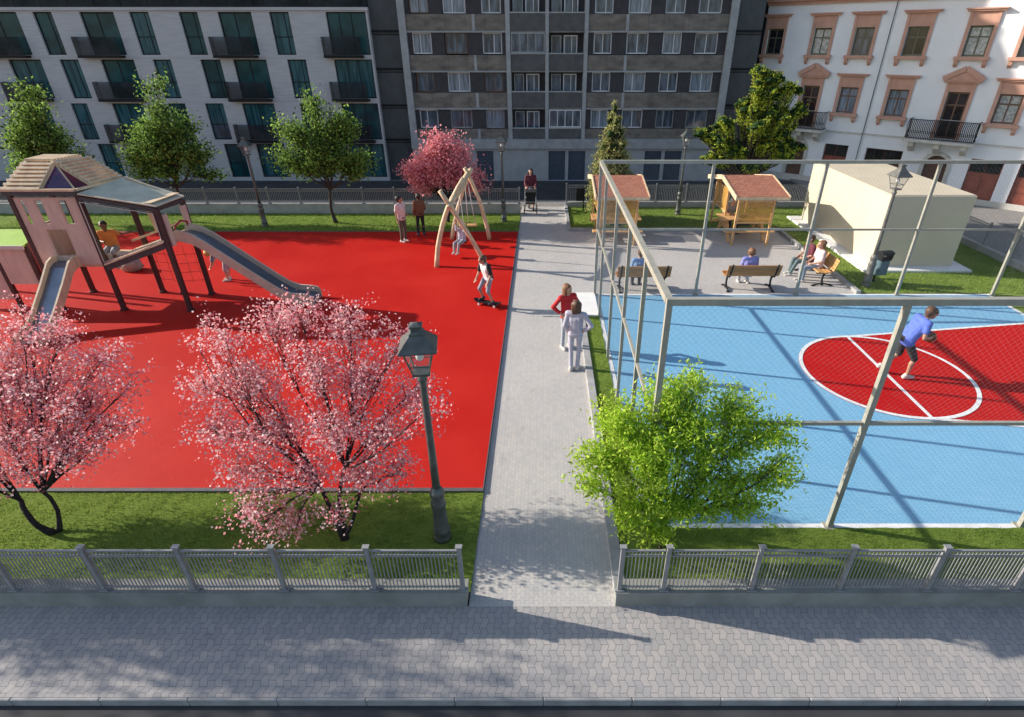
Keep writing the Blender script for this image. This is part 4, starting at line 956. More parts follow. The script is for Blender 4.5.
tb(bm_, 'eave_beam', 'dark_beam')
# roof facets of slats
def slats(a, b, c_, d, n, nm, ov=.07):
    """n slats between the edge a-b (bottom) and d-c (top)"""
    a, b, c_, d = map(Vector, (a, b, c_, d)); m_ = MB(); nrm = (b - a).cross(d - a).normalized()
    for i in range(n):
        u = (i + .3) / n; p = a.lerp(d, u); q = b.lerp(c_, u); e = (q - p).normalized() * ov
        m_.bar(p - e + nrm * .03, q + e * .5 + nrm * .03, .055, .06, nrm)
    for p, q in ((a, d), (b, c_)): m_.bar(p, q, .07, .07, nrm)
    return tb(m_, nm, 'wood')
TZ = 3.87
slats((-13.22, 13.76, 3.29), (-12.36, 13.76, 3.29), (-12.10, 14.22, TZ), (-12.76, 14.22, TZ), 7, 'roof_slats')
slats((-11.34, 14.2, 3.33), (-11.24, 15.12, 3.31), (-11.86, 15.0, 3.86), (-12.08, 14.25, TZ), 8, 'roof_slats')
slats((-12.80, 14.24, TZ + .01), (-12.10, 14.24, TZ + .01), (-12.0, 15.0, TZ), (-12.90, 15.0, TZ), 8, 'roof_slats', .02)
slats((-13.22, 15.1, 3.29), (-13.22, 13.8, 3.29), (-12.83, 14.24, TZ), (-12.92, 15.0, TZ), 7, 'roof_slats', .02)
pk = Vector((-12.09, 14.22, 3.83)); L_ = Vector((-12.34, 13.80, 3.29)); M_ = Vector((-11.50, 13.80, 3.285)); Q_ = Vector((-11.37, 14.16, 3.32)); T2 = pk + (M_ - pk) * .0
nq = (M_ - L_).cross(pk - L_).normalized(); tb(MB().prism([L_, M_, pk], -nq * .02), 'roof_window', 'violet_glass')
nq = (Q_ - M_).cross(pk - M_).normalized(); tb(MB().prism([M_, Q_, pk], -nq * .02), 'roof_window', 'ruby_glass')
tr_ = MB(); tr_.bar(L_, pk, .06, .06, (0, 0, 1)); tr_.bar(Q_, pk, .07, .07, (0, 0, 1)); tr_.bar(M_, pk, .03, .03, (0, 0, 1)); tr_.bar((-13.26, 13.72, 3.30), (-11.46, 13.72, 3.30), .07, .055); tr_.bar((-11.45, 13.74, 3.30), (-11.2, 15.12, 3.30), .07, .055)
tb(tr_, 'roof_trim', 'wood')
# bridge
A1, A2 = Vector((-11.46, 13.74, 1.30)), Vector((-9.72, 13.74, 1.90)); Y = Vector((0, 1.22, 0))
tb(MB().bar(A1, A2, .07, .15), 'bridge_beam', 'dark_beam'); tb(MB().bar(A1 + Y, A2 + Y, .07, .15), 'bridge_beam', 'dark_beam')
dk = MB(); n = 16
for i in range(n):
    p = A1.lerp(A2, (i + .5) / n) + Vector((0, .045, .085)); dk.bar(p, p + Y - Vector((0, .09, 0)), .095, .03, (0, 0, 1))
tb(dk, 'deck', 'wood')
tb(MB().bar(A1 + Vector((0, -.0, .097)), A2 + Vector((0, 0, .097)), .11, .04), 'deck_edge', 'wood'); tb(MB().bar(A1 + Y + Vector((0, 0, .097)), A2 + Y + Vector((0, 0, .097)), .11, .04), 'deck_edge', 'wood'); tt = MB()
tt.bar(A1 + Y + Vector((0, 0, .34)), A2 + Y + Vector((0, 0, .34)), .05, .06)
tb(tt, 'handrail', 'wood')
fr = MB(); O = [(-11.44, 13.72, 3.02), (-9.73, 13.72, 2.73), (-9.745, 13.72, 2.04), (-11.44, 13.72, 1.46)]
for p, q in zip(O, O[1:] + O[:1]): fr.bar(p, q, .025, .04, (0, 1, 0))
fr.bar((-11.45, 13.78, 3.10), (-9.66, 13.78, 2.80), .1, .1); fr.bar((-11.2, 15.0, 3.2), (-9.7, 14.95, 2.76), .1, .1); fr.bar((-9.66, 13.8, 2.83), (-9.7, 14.93, 2.76), .1, .1)
tb(fr, 'frame', 'dark_beam')
tr2 = MB(); 
for p, q in zip(O, O[1:] + O[:1]): tr2.bar(Vector(p) + Vector((0, -.022, 0)), Vector(q) + Vector((0, -.022, 0)), .016, .022, (0, 1, 0))
tb(tr2, 'window_trim', 'trim')
rp = MB(); rq = [Vector((-11.47, 13.70, 3.20)), Vector((-9.60, 13.70, 2.89)), Vector((-9.66, 15.02, 2.84)), Vector((-11.17, 15.12, 3.31))]
rp.add([v_ for v_ in rq] + [v_ + Vector((0, 0, .03)) for v_ in rq], [(0, 3, 2, 1), (4, 5, 6), (4, 6, 7), (0, 1, 5, 4), (1, 2, 6, 5), (2, 3, 7, 6), (3, 0, 4, 7)])
ro = tb(rp, 'bridge_roof', 'roof_panel')
e_ = MB(); up_ = Vector((0, 0, .045)); e_.bar(rq[1].lerp(rq[0], .12) + up_ + Vector((0, .06, .002)), rq[2].lerp(rq[3], .12) + up_ + Vector((0, -.06, .002)), .2, .02); e_.bar(rq[3] + up_ + Vector((.1, -.08, 0)), rq[2] + up_ + Vector((-.2, -.06, 0)), .07, .02)
tb(e_, 'roof_trim', 'wood', ro)
for x, y in ((-9.60, 13.9), (-9.63, 14.80)): tb(MB().box(x - .06, x + .02, y - .08, y + .08, 1.85, 2.66), 'board', 'panel_wood')
tb(MB().bar((-10.62, 14.94, 1.95), (-10.75, 14.94, 2.98), .12, .08), 'strut', 'wood')
# climbing net under the bridge
nt_ = MB()
for k3 in range(4): z = .5 + k3 * .26; nt_.tube([(-11.1, 15.0, z), (-10.4, 14.96, z - .06), (-9.72, 14.93, z)], .005, 4)
for k3 in range(5): x = -11.0 + k3 * .28; nt_.tube([(x, 15.0, .4), (x + .02, 14.97, 1.5)], .005, 4)
tb(nt_, 'climbing_net', 'rope')
# slides
def slide(prof, half, axis, o):
    """prof: (along, z of rail top) pairs; the bed hangs .16 below; axis 0 runs +x, 1 runs -y"""
    def P(s, w_, z): return (o[0] + s, o[1] + w_, z) if axis == 0 else (o[0] + w_, o[1] - s, z)
    sides = []
    for w0 in (-half, half):
        m_ = MB(); t0, t1 = (w0, w0 + .05) if w0 < 0 else (w0 - .05, w0)
        n = len(prof); vs = []
        for w_ in (t0, t1):
            vs += [P(s, w_, z) for s, z in prof] + [P(s, w_, max(.05, z - .30)) for s, z in prof]
        fs = []
        for i in range(n - 1):
            fs += [(i, i + 1, n + i + 1, n + i), (2 * n + i, 3 * n + i, 3 * n + i + 1, 2 * n + i + 1), (i, 2 * n + i, 2 * n + i + 1, i + 1), (n + i, n + i + 1, 3 * n + i + 1, 3 * n + i)]
        fs += [(0, n, 3 * n, 2 * n), (n - 1, 3 * n - 1, 4 * n - 1, 2 * n - 1)]
        m_.add(vs, fs); sides.append(m_)
    return sides, P
p2 = [(0, 2.12), (.15, 2.2), (.45, 2.12), (.75, 1.93), (1.5, 1.32), (2.2, .75), (2.5, .53), (2.75, .43), (3.1, .40), (3.25, .36), (3.32, .26)]
sd_, P = slide(p2, .34, 0, (-9.72, 14.42))
for m_ in sd_: tb(m_, 'slide_side', 'slide_board')
bd = MB(); pr = [(s, z - .17) for s, z in p2]; n = len(pr)
for (s0, z0), (s1, z1) in zip(pr[:-1], pr[1:]): bd.quad(P(s0, -.30, z0), P(s1, -.30, z1), P(s1, .30, z1), P(s0, .30, z0)); bd.quad(P(s0, .30, z0 - .02), P(s1, .30, z1 - .02), P(s1, -.30, z1 - .02), P(s0, -.30, z0 - .02))
tb(bd, 'slide_bed', 'steel')
tb(MB().tube([(-9.62, 14.1, 2.1), (-9.6, 14.14, 2.26), (-9.58, 14.42, 2.36), (-9.6, 14.70, 2.26), (-9.62, 14.74, 2.1)], .025, 8), 'grab_bar', 'bar_red')
p1 = [(0, 1.62), (.2, 1.62), (.38, 1.55), (.8, 1.15), (1.4, .62), (1.7, .40), (1.95, .32), (2.15, .30)]
sd_, P = slide(p1, .30, 1, (-12.45, 13.84))
for m_ in sd_: tb(m_, 'slide_side', 'wood')
bd = MB(); pr = [(s, z - .15) for s, z in p1]
for (s0, z0), (s1, z1) in zip(pr[:-1], pr[1:]): bd.quad(P(s0, -.26, z0), P(s0, .26, z0), P(s1, .26, z1), P(s1, -.26, z1)); bd.quad(P(s1, -.26, z1 - .02), P(s1, .26, z1 - .02), P(s0, .26, z0 - .02), P(s0, -.26, z0 - .02))
tb(bd, 'slide_bed', 'steel')
# low module on the left
for x, y, z in ((-14.5, 14.02, 1.85), (-13.62, 14.05, 1.85), (-15.9, 14.02, 1.85), (-15.9, 15.2, 2.3), (-14.5, 15.2, 2.3)): tb(MB().cbox(x - .05, x + .05, y - .05, y + .05, 0, z, .008), 'post', 'maroon')
tb(MB().box(-14.44, -13.68, 13.98, 14.03, .74, 1.76), 'side_panel', 'panel_wood')
tb(MB().box(-15.84, -14.56, 13.98, 14.03, .3, 1.5), 'side_panel', 'panel_wood')
tb(MB().prism([(-16.1, 13.92, 1.78), (-16.1, 14.75, 1.98), (-16.1, 14.75, 2.03), (-16.1, 13.92, 1.83)][::-1], (2.52, 0, 0)), 'lime_roof', 'lime')
tb(MB().box(-16.1, -13.56, 13.88, 13.915, 1.74, 1.84), 'roof_edge', 'trim')
# boulder behind
bo = MB(); bo.ell((0, 0, .16), (.36, .26, .24), 14, 9); rs = np.random.RandomState(2)
bo.v = [(x * (1 + .12 * math.sin(5 * z * 9 + x * 7)), y, z * (1 + .1 * math.sin(x * 11))) for x, y, z in bo.v]
tag(bo.build('boulder', 'boulder'), 'sand-coloured play boulder on the red surface beneath the play tower', 'boulder').location = (-13.3, 16.9, .045)

# ------------------------------------------------------------------ log swing
sw = thing('log_swing', 'swing frame of crossed pale tree logs on the red surface', 'swing', (-2.8, 18.6, 0))
def log(a, b, r0, r1, bow, par=sw, nm='log'):
    a = Vector(a); b = Vector(b); bow = Vector(bow); pts = []; n = 9
    for i in range(n + 1): u = i / n; pts.append(a.lerp(b, u) + bow * math.sin(math.pi * u) + Vector((random.gauss(0, .006), random.gauss(0, .006), 0)))
    return MB().tube(pts, [r0 + (r1 - r0) * i / n for i in range(n + 1)], 12).build(nm, 'wood_log', par, True)
log((-3.52, 17.2, -.02), (-2.52, 17.95, 2.72), .082, .07, (-.2, 0, .12))
log((-1.88, 17.42, -.02), (-3.18, 17.2, 2.50), .078, .07, (.03, 0, .03))
log((-2.02, 20.15, -.02), (-2.78, 20.15, 2.62), .078, .066, (.12, 0, .05))
log((-3.45, 20.2, -.02), (-2.55, 20.3, 2.58), .078, .066, (-.08, 0, .05))
pts = [(-2.92, 17.1, 1.98), (-2.86, 17.6, 2.16), (-2.78, 18.2, 2.22), (-2.70, 18.9, 2.30), (-2.72, 19.6, 2.36), (-2.66, 20.5, 2.46)]
MB().tube(pts, [.085, .10, .11, .10, .095, .08], 12).build('ridge_log', 'wood_log', sw, True)
for x in (-2.98, -2.66):
    MB().tube([(-2.77, 18.45, 2.2), (x, 18.45, .52)], .012, 5).build('rope', 'rope_pale', sw, True)
MB().tube([(-2.72, 19.55, 2.3), (-2.70, 19.55, .78)], .012, 5).tube([(-2.62, 19.55, 2.3), (-2.45, 19.55, .78)], .012, 5).build('rope', 'rope_pale', sw, True)
MB().cbox(-3.0, -2.64, 18.33, 18.57, .48, .52, .008).build('swing_seat', 'black', sw, True)
MB().cbox(-2.73, -2.40, 19.43, 19.67, .74, .78, .008).build('swing_seat', 'wood_orange', sw, True)
# ------------------------------------------------------------------ people
SK = dict(fair=(.56, .33, .23), tan=(.42, .23, .15), brown=(.20, .10, .06))
def cloth(name, col, var=.12): return name if name in M else M.setdefault(name, mat(name, col, .85, var, 9, 60, .3, 25)) and name
for k3, c_ in SK.items(): M['skin_' + k3] = mat('skin_' + k3, c_, .5, .06, 12)
for k3, c_ in dict(hair_brown=(.11, .055, .03), hair_dark=(.025, .018, .015), hair_blond=(.42, .25, .10), hair_auburn=(.22, .10, .045), hair_grey=(.35, .34, .33), hair_yellow=(.7, .48, .08)).items(): M[k3] = mat(k3, c_, .55, .3, 30)
M['eye'] = mat('eye', (.02, .015, .012), .2, 0); M['lip'] = mat('lip', (.38, .12, .10), .5, .05)
for k3, c_ in dict(cloth_red=(.52, .02, .025), cloth_lilac=(.46, .45, .54), cloth_blue=(.10, .16, .56), cloth_charcoal=(.035, .035, .038), cloth_white=(.76, .74, .73), cloth_pink=(.68, .52, .50), cloth_olive=(.11, .10, .075), cloth_rust=(.17, .075, .04), cloth_black=(.018, .018, .02), cloth_denim=(.26, .30, .37), cloth_sky=(.18, .33, .60), cloth_violet=(.22, .24, .58), cloth_orange=(.72, .24, .06), cloth_grey=(.33, .34, .37), cloth_maroon=(.13, .025, .04), cloth_stripe=(.24, .28, .34), cloth_jean_pale=(.42, .45, .50), shoe_pale=(.62, .57, .52), shoe_dark=(.05, .05, .06), cloth_slate=(.11, .16, .17)).items(): cloth(k3, c_)

def STAND():
    return dict(pel=(0, 0, .93), che=(0, 0, 1.27), nk=(0, 0, 1.44), hd=(0, -.02, 1.59),
        shL=(.18, 0, 1.40), shR=(-.18, 0, 1.40), elL=(.24, .02, 1.12), elR=(-.24, .02, 1.12), wrL=(.25, -.04, .88), wrR=(-.25, -.04, .88),
        hpL=(.09, 0, .90), hpR=(-.09, 0, .90), knL=(.10, -.02, .49), knR=(-.10, -.02, .49), anL=(.10, .02, .08), anR=(-.10, .02, .08), face=(0, -1, 0), tL=(0, -1, 0), tR=(0, -1, 0))
def SIT(lean=0.0):
    d = STAND(); d.update(pel=(0, .05, .53), che=(0, .08 - lean, .86), nk=(0, .06 - lean * 1.4, 1.03), hd=(0, .03 - lean * 1.7, 1.18), shL=(.18, .07 - lean * 1.3, .98), shR=(-.18, .07 - lean * 1.3, .98),
        elL=(.23, .03 - lean, .72), elR=(-.23, .03 - lean, .72), wrL=(.12, -.2 - lean * .5, .62), wrR=(-.12, -.2 - lean * .5, .62),
        hpL=(.09, .0, .51), hpR=(-.09, .0, .51), knL=(.11, -.40, .50), knR=(-.11, -.40, .50), anL=(.11, -.38, .085), anR=(-.11, -.38, .085))
    return d
def capsule(mb, a, b, ra, rb, n=10):
    a = Vector(a); b = Vector(b); d = b - a; L = d.length
    if L < 1e-6: mb.ell(a, ra, n, 6); return
    d /= L; pts = []; rd = []
    for t in (-.98, -.8, -.45, 0): pts.append(a + d * ra * t); rd.append(ra * math.sqrt(max(.01, 1 - t * t)))
    for t in (0, .45, .8, .98): pts.append(b + d * rb * t); rd.append(rb * math.sqrt(max(.01, 1 - t * t)))
    mb.tube(pts, rd, n)
def fuse(mb, name, m_, par, vox=.013, sm=4):
    """one continuous skin round overlapping limbs"""
    me = bpy.data.meshes.new('tmp'); me.from_pydata(mb.v, [], mb.f); me.update()
    o = bpy.data.objects.new('tmp', me); C.objects.link(o)
    r_ = o.modifiers.new('r', 'REMESH'); r_.mode = 'VOXEL'; r_.voxel_size = vox; r_.use_smooth_shade = True
    s_ = o.modifiers.new('s', 'SMOOTH'); s_.iterations = sm; s_.factor = .5
    dg = bpy.context.evaluated_depsgraph_get(); m2 = bpy.data.meshes.new_from_object(o.evaluated_get(dg))
    bpy.data.objects.remove(o); bpy.data.meshes.remove(me)
    m2.name = name; m2.materials.clear(); m2.materials.append(M[m_])
    m2.polygons.foreach_set('material_index', [0] * len(m2.polygons)); m2.polygons.foreach_set('use_smooth', [True] * len(m2.polygons))
    ob = bpy.data.objects.new(name, m2); C.objects.link(ob)
    if par: ob.parent = par
    return ob
def person(label, loc, rz, J, skin, hair, top, legs, shoes, sleeve=.5, trouser=1.0, scale=1.0, hairlen=0, slim=1.0, jacket=None, skirt=False, group=None):
    V = {k3: Vector(v_) for k3, v_ in J.items()}; g = slim
    b = MB(); torso = lambda m_, e: ([capsule(m_, V['pel'] + Vector((sx * .065, 0, 0)), V['che'] + Vector((sx * .075, 0, 0)), (.098 + e) * g, (.108 + e) * g) for sx in (-1, 1)],
        capsule(m_, V['pel'], V['che'], (.10 + e) * g, (.115 + e) * g), capsule(m_, V['che'] + Vector((.03, 0, 0)), V['shL'] - Vector((.02, 0, .0)), (.10 + e) * g, (.06 + e) * g), capsule(m_, V['che'] - Vector((.03, 0, 0)), V['shR'] + Vector((.02, 0, 0)), (.10 + e) * g, (.06 + e) * g), capsule(m_, V['shL'], V['shR'], (.058 + e), (.058 + e)), capsule(m_, V['hpL'], V['hpR'], (.098 + e) * g, (.098 + e) * g))
    torso(b, 0)
    capsule(b, V['che'].lerp(V['nk'], .5), V['nk'].lerp(V['hd'], .35), .06, .05)
    hd = V['hd']; fc = V['face'].normalized(); upv = (V['hd'] - V['nk']).normalized(); upv = (Vector((0, 0, 1)) * .6 + upv * .4).normalized(); rt = fc.cross(upv).normalized(); up2 = rt.cross(fc).normalized()
    # skull, jaw, nose, brow and ears
    capsule(b, hd + up2 * .025 + fc * -.022, hd + up2 * .03 + fc * .02, .088, .084); capsule(b, hd + up2 * -.01 + fc * .022, hd - up2 * .07 + fc * .05, .072, .042)
    capsule(b, hd + up2 * .02 + fc * .098, hd - up2 * .022 + fc * .114, .013, .017, 6)
    for sg in (-1, 1): capsule(b, hd + rt * .088 * sg + up2 * .015, hd + rt * .084 * sg - up2 * .02, .017, .013, 6)
    hands = {}
    for s_ in 'LR':
        capsule(b, V['sh' + s_], V['el' + s_], .049 * g, .038); capsule(b, V['el' + s_], V['wr' + s_], .038, .027)
        d = (V['wr' + s_] - V['el' + s_]).normalized(); sd0 = d.cross(Vector((0, 1, .2))); sd0 = sd0.normalized() if sd0.length > .1 else Vector((1, 0, 0)); nn = sd0.cross(d).normalized()
        w_ = V['wr' + s_]; curl = V.get('curl' + s_, nn * (1 if nn.y < 0 else -1))
        capsule(b, w_ + d * .02, w_ + d * .075, .03, .034)
        ins = 1 if (V['wr' + s_].x * sd0.x) < 0 else -1
        for q, (o_, ln) in enumerate(((-.03, .062), (-.01, .074), (.011, .07), (.031, .055))):
            k0 = w_ + d * .085 + sd0 * o_; k1 = k0 + d * ln * .55 + curl * .012; k2 = k1 + d * ln * .35 + curl * .026
            capsule(b, k0, k1, .0105, .0098, 6); capsule(b, k1, k2, .0098, .0085, 6)
        th0 = w_ + d * .035 + sd0 * ins * .034; th1 = th0 + d * .035 + sd0 * ins * .026 + curl * .014; th2 = th1 + d * .03 + curl * .014
        capsule(b, th0, th1, .0125, .0115, 6); capsule(b, th1, th2, .0115, .0095, 6)
        capsule(b, V['hp' + s_], V['kn' + s_], .084 * g, .056 * g); capsule(b, V['kn' + s_], V['an' + s_], .053 * g, .036)
        kc = V['kn' + s_].lerp(V['an' + s_], .3) + Vector((0, .015, 0)); capsule(b, kc, kc.lerp(V['an' + s_], .4), .05 * g, .042 * g)
        t_ = V['t' + s_].normalized(); an = V['an' + s_]; capsule(b, an - t_ * .035 - Vector((0, 0, .035)), an + t_ * .13 - Vector((0, 0, .048)), .04, .03)
    body = fuse(b, 'person', 'skin_' + skin, None, .0125, 3)
    body.location = loc; body.rotation_euler = (0, 0, rz); body.scale = (scale,) * 3; tag(body, label, 'person', group)
    # shirt
    def arms(m_, e, fr):
        for s_ in 'LR':
            sh, el, wr = V['sh' + s_], V['el' + s_], V['wr' + s_]
            if fr <= .5: capsule(m_, sh, sh.lerp(el, fr * 1.6), .052 + e, .05 + e)
            else: capsule(m_, sh, el, .05 * g + e, .04 + e); capsule(m_, el, el.lerp(wr, (fr - .5) * 1.9), .041 + e, .032 + e)
    c1 = MB(); torso(c1, .016); arms(c1, .016, sleeve); fuse(c1, 'shirt', top, body, .015, 4)
    if jacket:
        c1 = MB()
        for sx in (-1, 1): capsule(c1, V['pel'] + Vector((sx * .085, .035, -.02)), V['che'] + Vector((sx * .09, .03, .0)), .10, .105)
        capsule(c1, V['shL'] + Vector((0, .02, 0)), V['shR'] + Vector((0, .02, 0)), .075, .075); arms(c1, .024, .5); fuse(c1, 'jacket', jacket, body, .015, 4)
    c1 = MB(); capsule(c1, V['hpL'], V['hpR'], .113 * g, .113 * g); capsule(c1, V['pel'] + Vector((.05, 0, 0)), V['pel'] - Vector((.05, 0, 0)), .118 * g, .118 * g)
    for s_ in 'LR':
        hp, kn, an = V['hp' + s_], V['kn' + s_], V['an' + s_]
        if trouser > .5: capsule(c1, hp, kn, .10 * g, .07 * g); capsule(c1, kn, kn.lerp(an, (trouser - .5) * 1.84), .069 * g, .052)
        else: capsule(c1, hp, hp.lerp(kn, trouser * 2), .10 * g, .078 * g)
        if skirt: capsule(c1, V['pel'], hp.lerp(kn, .9), .13, .14)
    fuse(c1, 'skirt' if skirt else 'shorts' if trouser < .8 else 'trousers', legs, body, .015, 4)
    for s_ in 'LR':
        c1 = MB(); t_ = V['t' + s_].normalized(); an = V['an' + s_]
        capsule(c1, an - t_ * .04 - Vector((0, 0, .038)), an + t_ * .14 - Vector((0, 0, .05)), .052, .038); capsule(c1, an - t_ * .015, an - Vector((0, 0, .03)), .05, .052); fuse(c1, 'shoe', shoes, body, .012, 3)
    c1 = MB(); cr = hd + up2 * .045 - fc * .02
    capsule(c1, cr - fc * .035, cr + fc * .01, .102, .097); capsule(c1, cr - fc * .07, hd - up2 * .05 - fc * .065, .075, .06)
    if hairlen:
        for sg in (-1, 0, 1): capsule(c1, hd - fc * .045 + rt * .06 * sg + up2 * .04, hd - fc * .075 + rt * .065 * sg - Vector((0, 0, hairlen)), .062, .042)
        for sg in (-1, 1): capsule(c1, hd + rt * .082 * sg + up2 * .04, hd + rt * .088 * sg - Vector((0, 0, hairlen * .8)) - fc * .02, .033, .028)
    h = fuse(c1, 'hair', hair, body, .014, 3)
    for sg in (-1, 1): e_ = hd + rt * .033 * sg + up2 * .012 + fc * .089; MB().ell(e_, .0115, 8, 6).build('eye', 'eye', body)
    m_ = MB(); capsule(m_, hd - up2 * .052 + fc * .091 - rt * .018, hd - up2 * .052 + fc * .091 + rt * .018, .0085, .0085, 6); m_.build('mouth', 'lip', body)
    return body

# woman in red, hands on hips
J = STAND(); J.update(elL=(.34, .08, 1.16), elR=(-.34, .08, 1.16), wrL=(.19, -.02, 1.0), wrR=(-.19, -.02, 1.0), face=(.35, -1, -.1))
person('woman in a red jumper with long auburn hair, hands on hips, on the path', (.55, 11.72, 0), R(25), J, 'fair', 'hair_auburn', 'cloth_red', 'cloth_jean_pale', 'shoe_pale', .9, 1, .96, .17, .76)
J = STAND(); J.update(elL=(.24, .05, 1.12), wrL=(.21, -.1, .92), elR=(-.36, .06, 1.18), wrR=(-.2, .0, 1.02), hd=(.01, -.03, 1.59), face=(.3, -1, -.15), knR=(-.08, -.05, .49), anR=(-.06, -.02, .08), anL=(.07, .06, .08))
person('woman in a pale lilac tracksuit seen from behind on the path', (.70, 10.72, 0), R(165), J, 'fair', 'hair_brown', 'cloth_lilac', 'cloth_lilac', 'shoe_pale', .95, 1, .98, .15, .76)
# ball player
J = STAND(); J.update(pel=(0, .02, .87), che=(0, -.13, 1.16), nk=(0, -.22, 1.31), hd=(0, -.30, 1.43), shL=(.18, -.17, 1.28), shR=(-.18, -.17, 1.28), elL=(.24, -.12, 1.0), elR=(-.24, -.14, 1.0), wrL=(.12, -.33, .95), wrR=(-.12, -.33, .95),
    hpL=(.09, .02, .84), hpR=(-.09, .02, .84), knL=(.12, -.02, .48), anL=(.14, .26, .17), knR=(-.11, -.20, .47), anR=(-.12, -.16, .085), face=(0, -1, -.25), tL=(0, -.8, -.5))
person('ball player in a bright blue shirt and dark shorts leaning forward on the red key', (7.78, 10.42, .012), R(90), J, 'tan', 'hair_brown', 'cloth_blue', 'cloth_charcoal', 'shoe_pale', .32, .56, 1.06)
bl_ = MB(); bl_.ell((0, 0, 0), .12, 20, 14); M['ball'] = mat('ball_leather', (.22, .07, .025), .6, .15, 20)
bo_ = bl_.build('basketball', 'ball'); bo_.location = (8.24, 10.42, .98); tag(bo_, 'brown ball held between the hands of the player in the blue shirt', 'ball')
sm_ = MB()
for ax in range(3):
    sm_.tube([((.1205 * math.cos(a), .1205 * math.sin(a), 0), (.1205 * math.cos(a), 0, .1205 * math.sin(a)), (0, .1205 * math.cos(a), .1205 * math.sin(a)))[ax] for a in [k3 * math.pi / 12 for k3 in range(25)]], .003, 4, cap=False)
sm_.build('seam', 'black', bo_)
# skateboarder
J = STAND(); J.update(pel=(0, .06, .80), che=(.02, -.03, 1.10), nk=(.02, -.08, 1.26), hd=(.02, -.14, 1.39), shL=(.19, -.05, 1.22), shR=(-.16, -.05, 1.22), elL=(.27, -.03, .96), elR=(-.24, -.08, .96), wrL=(.26, -.14, .74), wrR=(-.24, -.2, .76),
    hpL=(.10, .05, .78), hpR=(-.10, .05, .78), knL=(.20, -.12, .44), knR=(-.20, -.14, .42), anL=(.26, .0, .09), anR=(-.24, .0, .09), face=(-.3, -1, -.35))
person('boy skateboarding in a white shirt, dark open jacket and grey shorts', (-1.56, 14.15, .145), R(-48), J, 'tan', 'hair_brown', 'cloth_white', 'cloth_denim', 'shoe_dark', .4, .62, .90, 0, .9, 'cloth_black')
sk = thing('skateboard', 'black skateboard with pale wheels under the boy on the red surface', 'skateboard', (-1.56, 14.14, .045), R(-22))
dkb = MB(); n = 12; vs = []
for z in (0, .014):
    for i in range(n + 1):
        x = -.42 + .84 * i / n; e = max(0, abs(x) - .28); hw = .105 * math.sqrt(max(.02, 1 - (max(0, abs(x) - .3) / .125) ** 2)); zz = .088 + z + e * .35
        vs += [(x, -hw, zz), (x, hw, zz)]
m_ = 2 * (n + 1); fs = []
for i in range(n): a = 2 * i; fs += [(a, a + 1, a + 3, a + 2), (m_ + a, m_ + a + 2, m_ + a + 3, m_ + a + 1), (a, a + 2, m_ + a + 2, m_ + a), (a + 1, m_ + a + 1, m_ + a + 3, a + 3)]
fs += [(0, m_, m_ + 1, 1), (2 * n, 2 * n + 1, m_ + 2 * n + 1, m_ + 2 * n)]
dkb.add(vs, fs); dkb.build('deck', 'black', sk)
for x in (-.24, .24):
    MB().box(x - .025, x + .025, -.05, .05, .055, .087).box(x - .01, x + .01, -.075, .075, .03, .05).build('truck', 'steel', sk)
    for y in (-.09, .09): MB().tube([(x, y - .016, .035), (x, y + .016, .035)], .035, 12).build('wheel', 'cloth_white', sk)
# two on the far edge of the red surface
J = STAND(); J.update(face=(.7, -1, -.1), elL=(.21, .06, 1.13), wrL=(.17, -.14, 1.02))
person('man in pale pink shirt and olive trousers at the edge of the red surface', (-5.15, 19.85, .045), R(60), J, 'tan', 'hair_dark', 'cloth_pink', 'cloth_olive', 'shoe_pale', .42, 1, .97)
J = STAND(); J.update(knL=(.12, -.04, .49), anL=(.15, .0, .08), wrR=(-.2, -.14, .95))
person('person in brown jacket and black trousers beside the man in pink', (-4.66, 20.7, .045), R(-150), J, 'tan', 'hair_dark', 'cloth_rust', 'cloth_black', 'shoe_dark', .95, 1, .9)
# child on the swing
J = SIT(0); J.update(elL=(.2, -.05, .98), elR=(-.2, -.05, .98), wrL=(.24, -.02, 1.22), wrR=(-.24, -.02, 1.22), anL=(.1, -.5, .15), anR=(-.1, -.5, .15))
person('child in pale clothes sitting on the swing under the logs', (-2.82, 18.46, .12), R(-25), J, 'fair', 'hair_brown', 'cloth_lilac', 'cloth_grey', 'shoe_pale', .9, 1, .78)
# child in the tower
J = SIT(.06); J.update(elL=(.34, -.10, .92), wrL=(.56, -.12, .94), elR=(-.2, -.18, .8), wrR=(-.05, -.36, .8))
person('child in an orange top sitting in the play tower with one arm stretched out', (-11.72, 14.5, 1.12), R(20), J, 'brown', 'hair_dark', 'cloth_orange', 'cloth_grey', 'shoe_pale', .5, .6, .92)
# child bending under the slide
J = STAND(); J.update(pel=(0, .12, .82), che=(0, -.12, 1.0), nk=(0, -.27, 1.02), hd=(0, -.40, 1.02), shL=(.16, -.2, 1.02), shR=(-.16, -.2, 1.02), elL=(.2, -.28, .76), elR=(-.2, -.28, .76), wrL=(.12, -.38, .58), wrR=(-.12, -.38, .58), hpL=(.09, .12, .8), hpR=(-.09, .12, .8), knL=(.1, .02, .44), knR=(-.1, .08, .44), face=(0, -1, -.5))
person('fair-haired child in a grey striped top bending forward under the slide', (-9.75, 16.0, .045), R(-75), J, 'fair', 'hair_yellow', 'cloth_stripe', 'cloth_jean_pale', 'shoe_pale', .5, .62, .88, .06)
